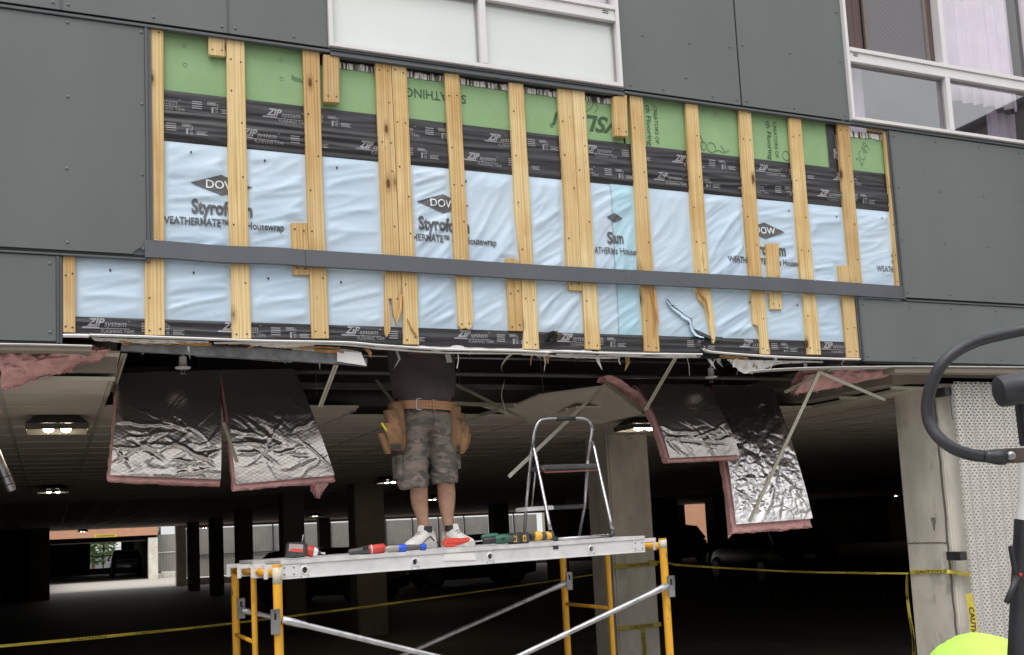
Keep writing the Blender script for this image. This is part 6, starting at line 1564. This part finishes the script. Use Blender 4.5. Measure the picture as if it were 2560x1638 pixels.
# ================================================================== PARKED CARS in the dark garage
def car(x, y, ang, paint, label, tall=0.0):
    t_ = thing('parked_car', label, 'car', (x, y, 0), 'cars parked in the garage')
    c, s_ = math.cos(ang), math.sin(ang); H = tall
    def G(u, v, w): return (x+u*c-v*s_, y+u*s_+v*c, w)          # u forward along the car, v to its left
    st_ = [(-2.20,.62,.45,.80),(-2.12,.80,.32,.95+H*.4),(-1.6,.87,.24,1.00+H*.4),(-.6,.89,.22,.98+H*.3),(.5,.89,.22,.97+H*.3),(1.1,.88,.22,.94+H*.25),(1.75,.84,.26,.84+H*.2),(2.10,.74,.34,.70+H*.15),(2.20,.55,.42,.60+H*.1)]
    body = MB().loft([[G(u,-w*.94,z0),G(u,-w,z0+.16),G(u,-w*.99,z1-.22),G(u,-w*.93,z1-.05),G(u,-w*.8,z1),G(u,0,z1+.03),G(u,w*.8,z1),G(u,w*.93,z1-.05),G(u,w*.99,z1-.22),G(u,w,z0+.16),G(u,w*.94,z0)] for u, w, z0, z1 in st_])
    mk('body', body, paint, t_, smooth=True, auto=.6)
    zr_ = 1.44+H
    cab = MB().loft([[G(u,-w,z0),G(u,-w*.93,(z0+z1)/2),G(u,-w*.80,z1),G(u,w*.80,z1),G(u,w*.93,(z0+z1)/2),G(u,w,z0)] for u, w, z0, z1 in ((-2.0,.76,.96+H*.3,1.0+H*.4),(-1.35,.80,.96+H*.3,zr_-.04),(-.5,.81,.95+H*.3,zr_),(.25,.81,.94+H*.3,zr_-.03),(1.05,.78,.93+H*.25,.97+H*.3))])
    mk('windows', cab, M['glassdark'], t_, smooth=True, auto=.6)
    mk('roof', MB().loft([[G(u,-w,z),G(u,-w*.95,z+.03),G(u,w*.95,z+.03),G(u,w,z)] for u, w, z in ((-1.42,.62,zr_-.06),(-.5,.68,zr_-.005),(.28,.66,zr_-.045))]), paint, t_, bevel=.01)
    for sgn in (-1, 1):
        for a_, b_ in (((-1.40,.66,zr_-.05),(-1.95,.78,.98+H*.3)), ((-.42,.68,zr_-.01),(-.50,.82,.96+H*.3)), ((.28,.67,zr_-.04),(1.02,.79,.95+H*.25))): mk('window_pillar', MB().bar(G(a_[0],sgn*a_[1],a_[2]), G(b_[0],sgn*b_[1],b_[2]), .07, .05), paint, t_)
    for u in (-1.36, 1.36):
        for sgn in (-1, 1):
            w = mk('wheel', MB().lathe(G(u, sgn*.70, .33), (-s_*sgn, c*sgn, 0), [(0,.25),(.02,.32),(.05,.335),(.17,.335),(.20,.31),(.205,.24)], 28), M['tyre'], t_, smooth=True, auto=.6)
            rm_ = MB(); ctr = Vector(G(u, sgn*.905, .33)); ax = Vector((-s_*sgn, c*sgn, 0)); rr = ax.cross(Vector((0,0,1))).normalized(); uu = Vector((0,0,1))
            rm_.lathe(ctr, ax, [(0,.225),(.008,.235),(.012,.205)], 24); rm_.lathe(ctr, ax, [(.0,.05),(.014,.045)], 12)
            for k in range(5):
                a_ = 2*math.pi*k/5; d = rr*math.cos(a_)+uu*math.sin(a_); rm_.bar(ctr+d*.04+ax*.008, ctr+d*.215+ax*.008, .012, .045, up=tuple(ax.cross(d)))
            mk('rim', rm_, M['galv'], w)
    for sgn in (-1, 1):
        mk('headlight', MB().ell(G(2.06, sgn*.60, .66+H*.15), (.10,.16,.065)), M['alu'], t_, smooth=True)
        mk('tail_light', MB().ell(G(-2.10, sgn*.66, .84+H*.3), (.07,.13,.075)), M['lamp_red'], t_, smooth=True)
        mk('mirror', MB().ell(G(.72, sgn*.98, 1.0+H*.3), (.07,.09,.06)), paint, t_, smooth=True)
    mk('number_plate', MB().loft([[G(-2.215,-.17,.62),G(-2.215,.17,.62),G(-2.215,.17,.72),G(-2.215,-.17,.72)], [G(-2.19,-.17,.62),G(-2.19,.17,.62),G(-2.19,.17,.72),G(-2.19,-.17,.72)]]), M['white'], t_)
    return t_
car(-1.75, 13.2, rad(95), M['carpaint_d'], 'black car cut off by the left picture edge')
car(4.35, 66, rad(90), M['carpaint_d'], 'small dark car silhouette against the far barred window', .25)
car(6.9, 22.6, rad(-48), M['carpaint_t'], 'tan car with a dark wheel seen under the left half of the platform', .0)
car(12.4, 26.5, rad(178), M['carpaint_d'], 'black car behind the worker\u2019s feet and the green drill', .15)
car(23.4, 31.8, rad(80), M['carpaint_s'], 'silver car in front of the orange wall right of the ladder', .1)
car(17.6, 17.5, rad(80), M['carpaint_d'], 'black car in deep shade under the brightest foil batt')

# ================================================================== ACROSS THE STREET (seen only as reflections in glass and foil)
nb1 = thing('brick_row_house', 'long dark brick house across the street, mirrored in the foil', 'building', (0, -34, 0))
BR = mat('dark_brick', (.12, .085, .07), .9, 0, .25, 4, .2, 20)
mk('wall', MB().box(-45, 27, -40, -34, 0, 9.0), BR, nb1); mk('roof', MB().box(-45.3, 27.3, -40.3, -33.7, 9.01, 9.5), M['dark'], nb1)
for k in range(12):
    for z in (1.2, 4.2, 6.8): mk('window', MB().box(-42+5.6*k, -40.2+5.6*k, -34.0, -33.95, z, z+1.5), M['glassdark'], nb1)
nb2 = thing('gabled_building', 'tall gabled building across the street, mirrored in the right window', 'building', (52, -33, 0))
mk('wall', MB().prism([(39.5,0),(66,0),(66,18),(53,25.5),(39.5,19.2)], -38, -31), mat('grey_render', (.22,.215,.205), .9), nb2)
mk('roof_edge', MB().bar((39.3,-30.9,19.3),(53,-30.9,25.7), .4, .35).bar((53,-30.9,25.7),(66.3,-30.9,18.1), .4, .35), M['dark'], nb2)
for k in range(5):
    for z in (12, 15.5): mk('window', MB().box(42+4.5*k, 44.2+4.5*k, -30.99, -30.95, z, z+1.9), M['glassdark'], nb2)
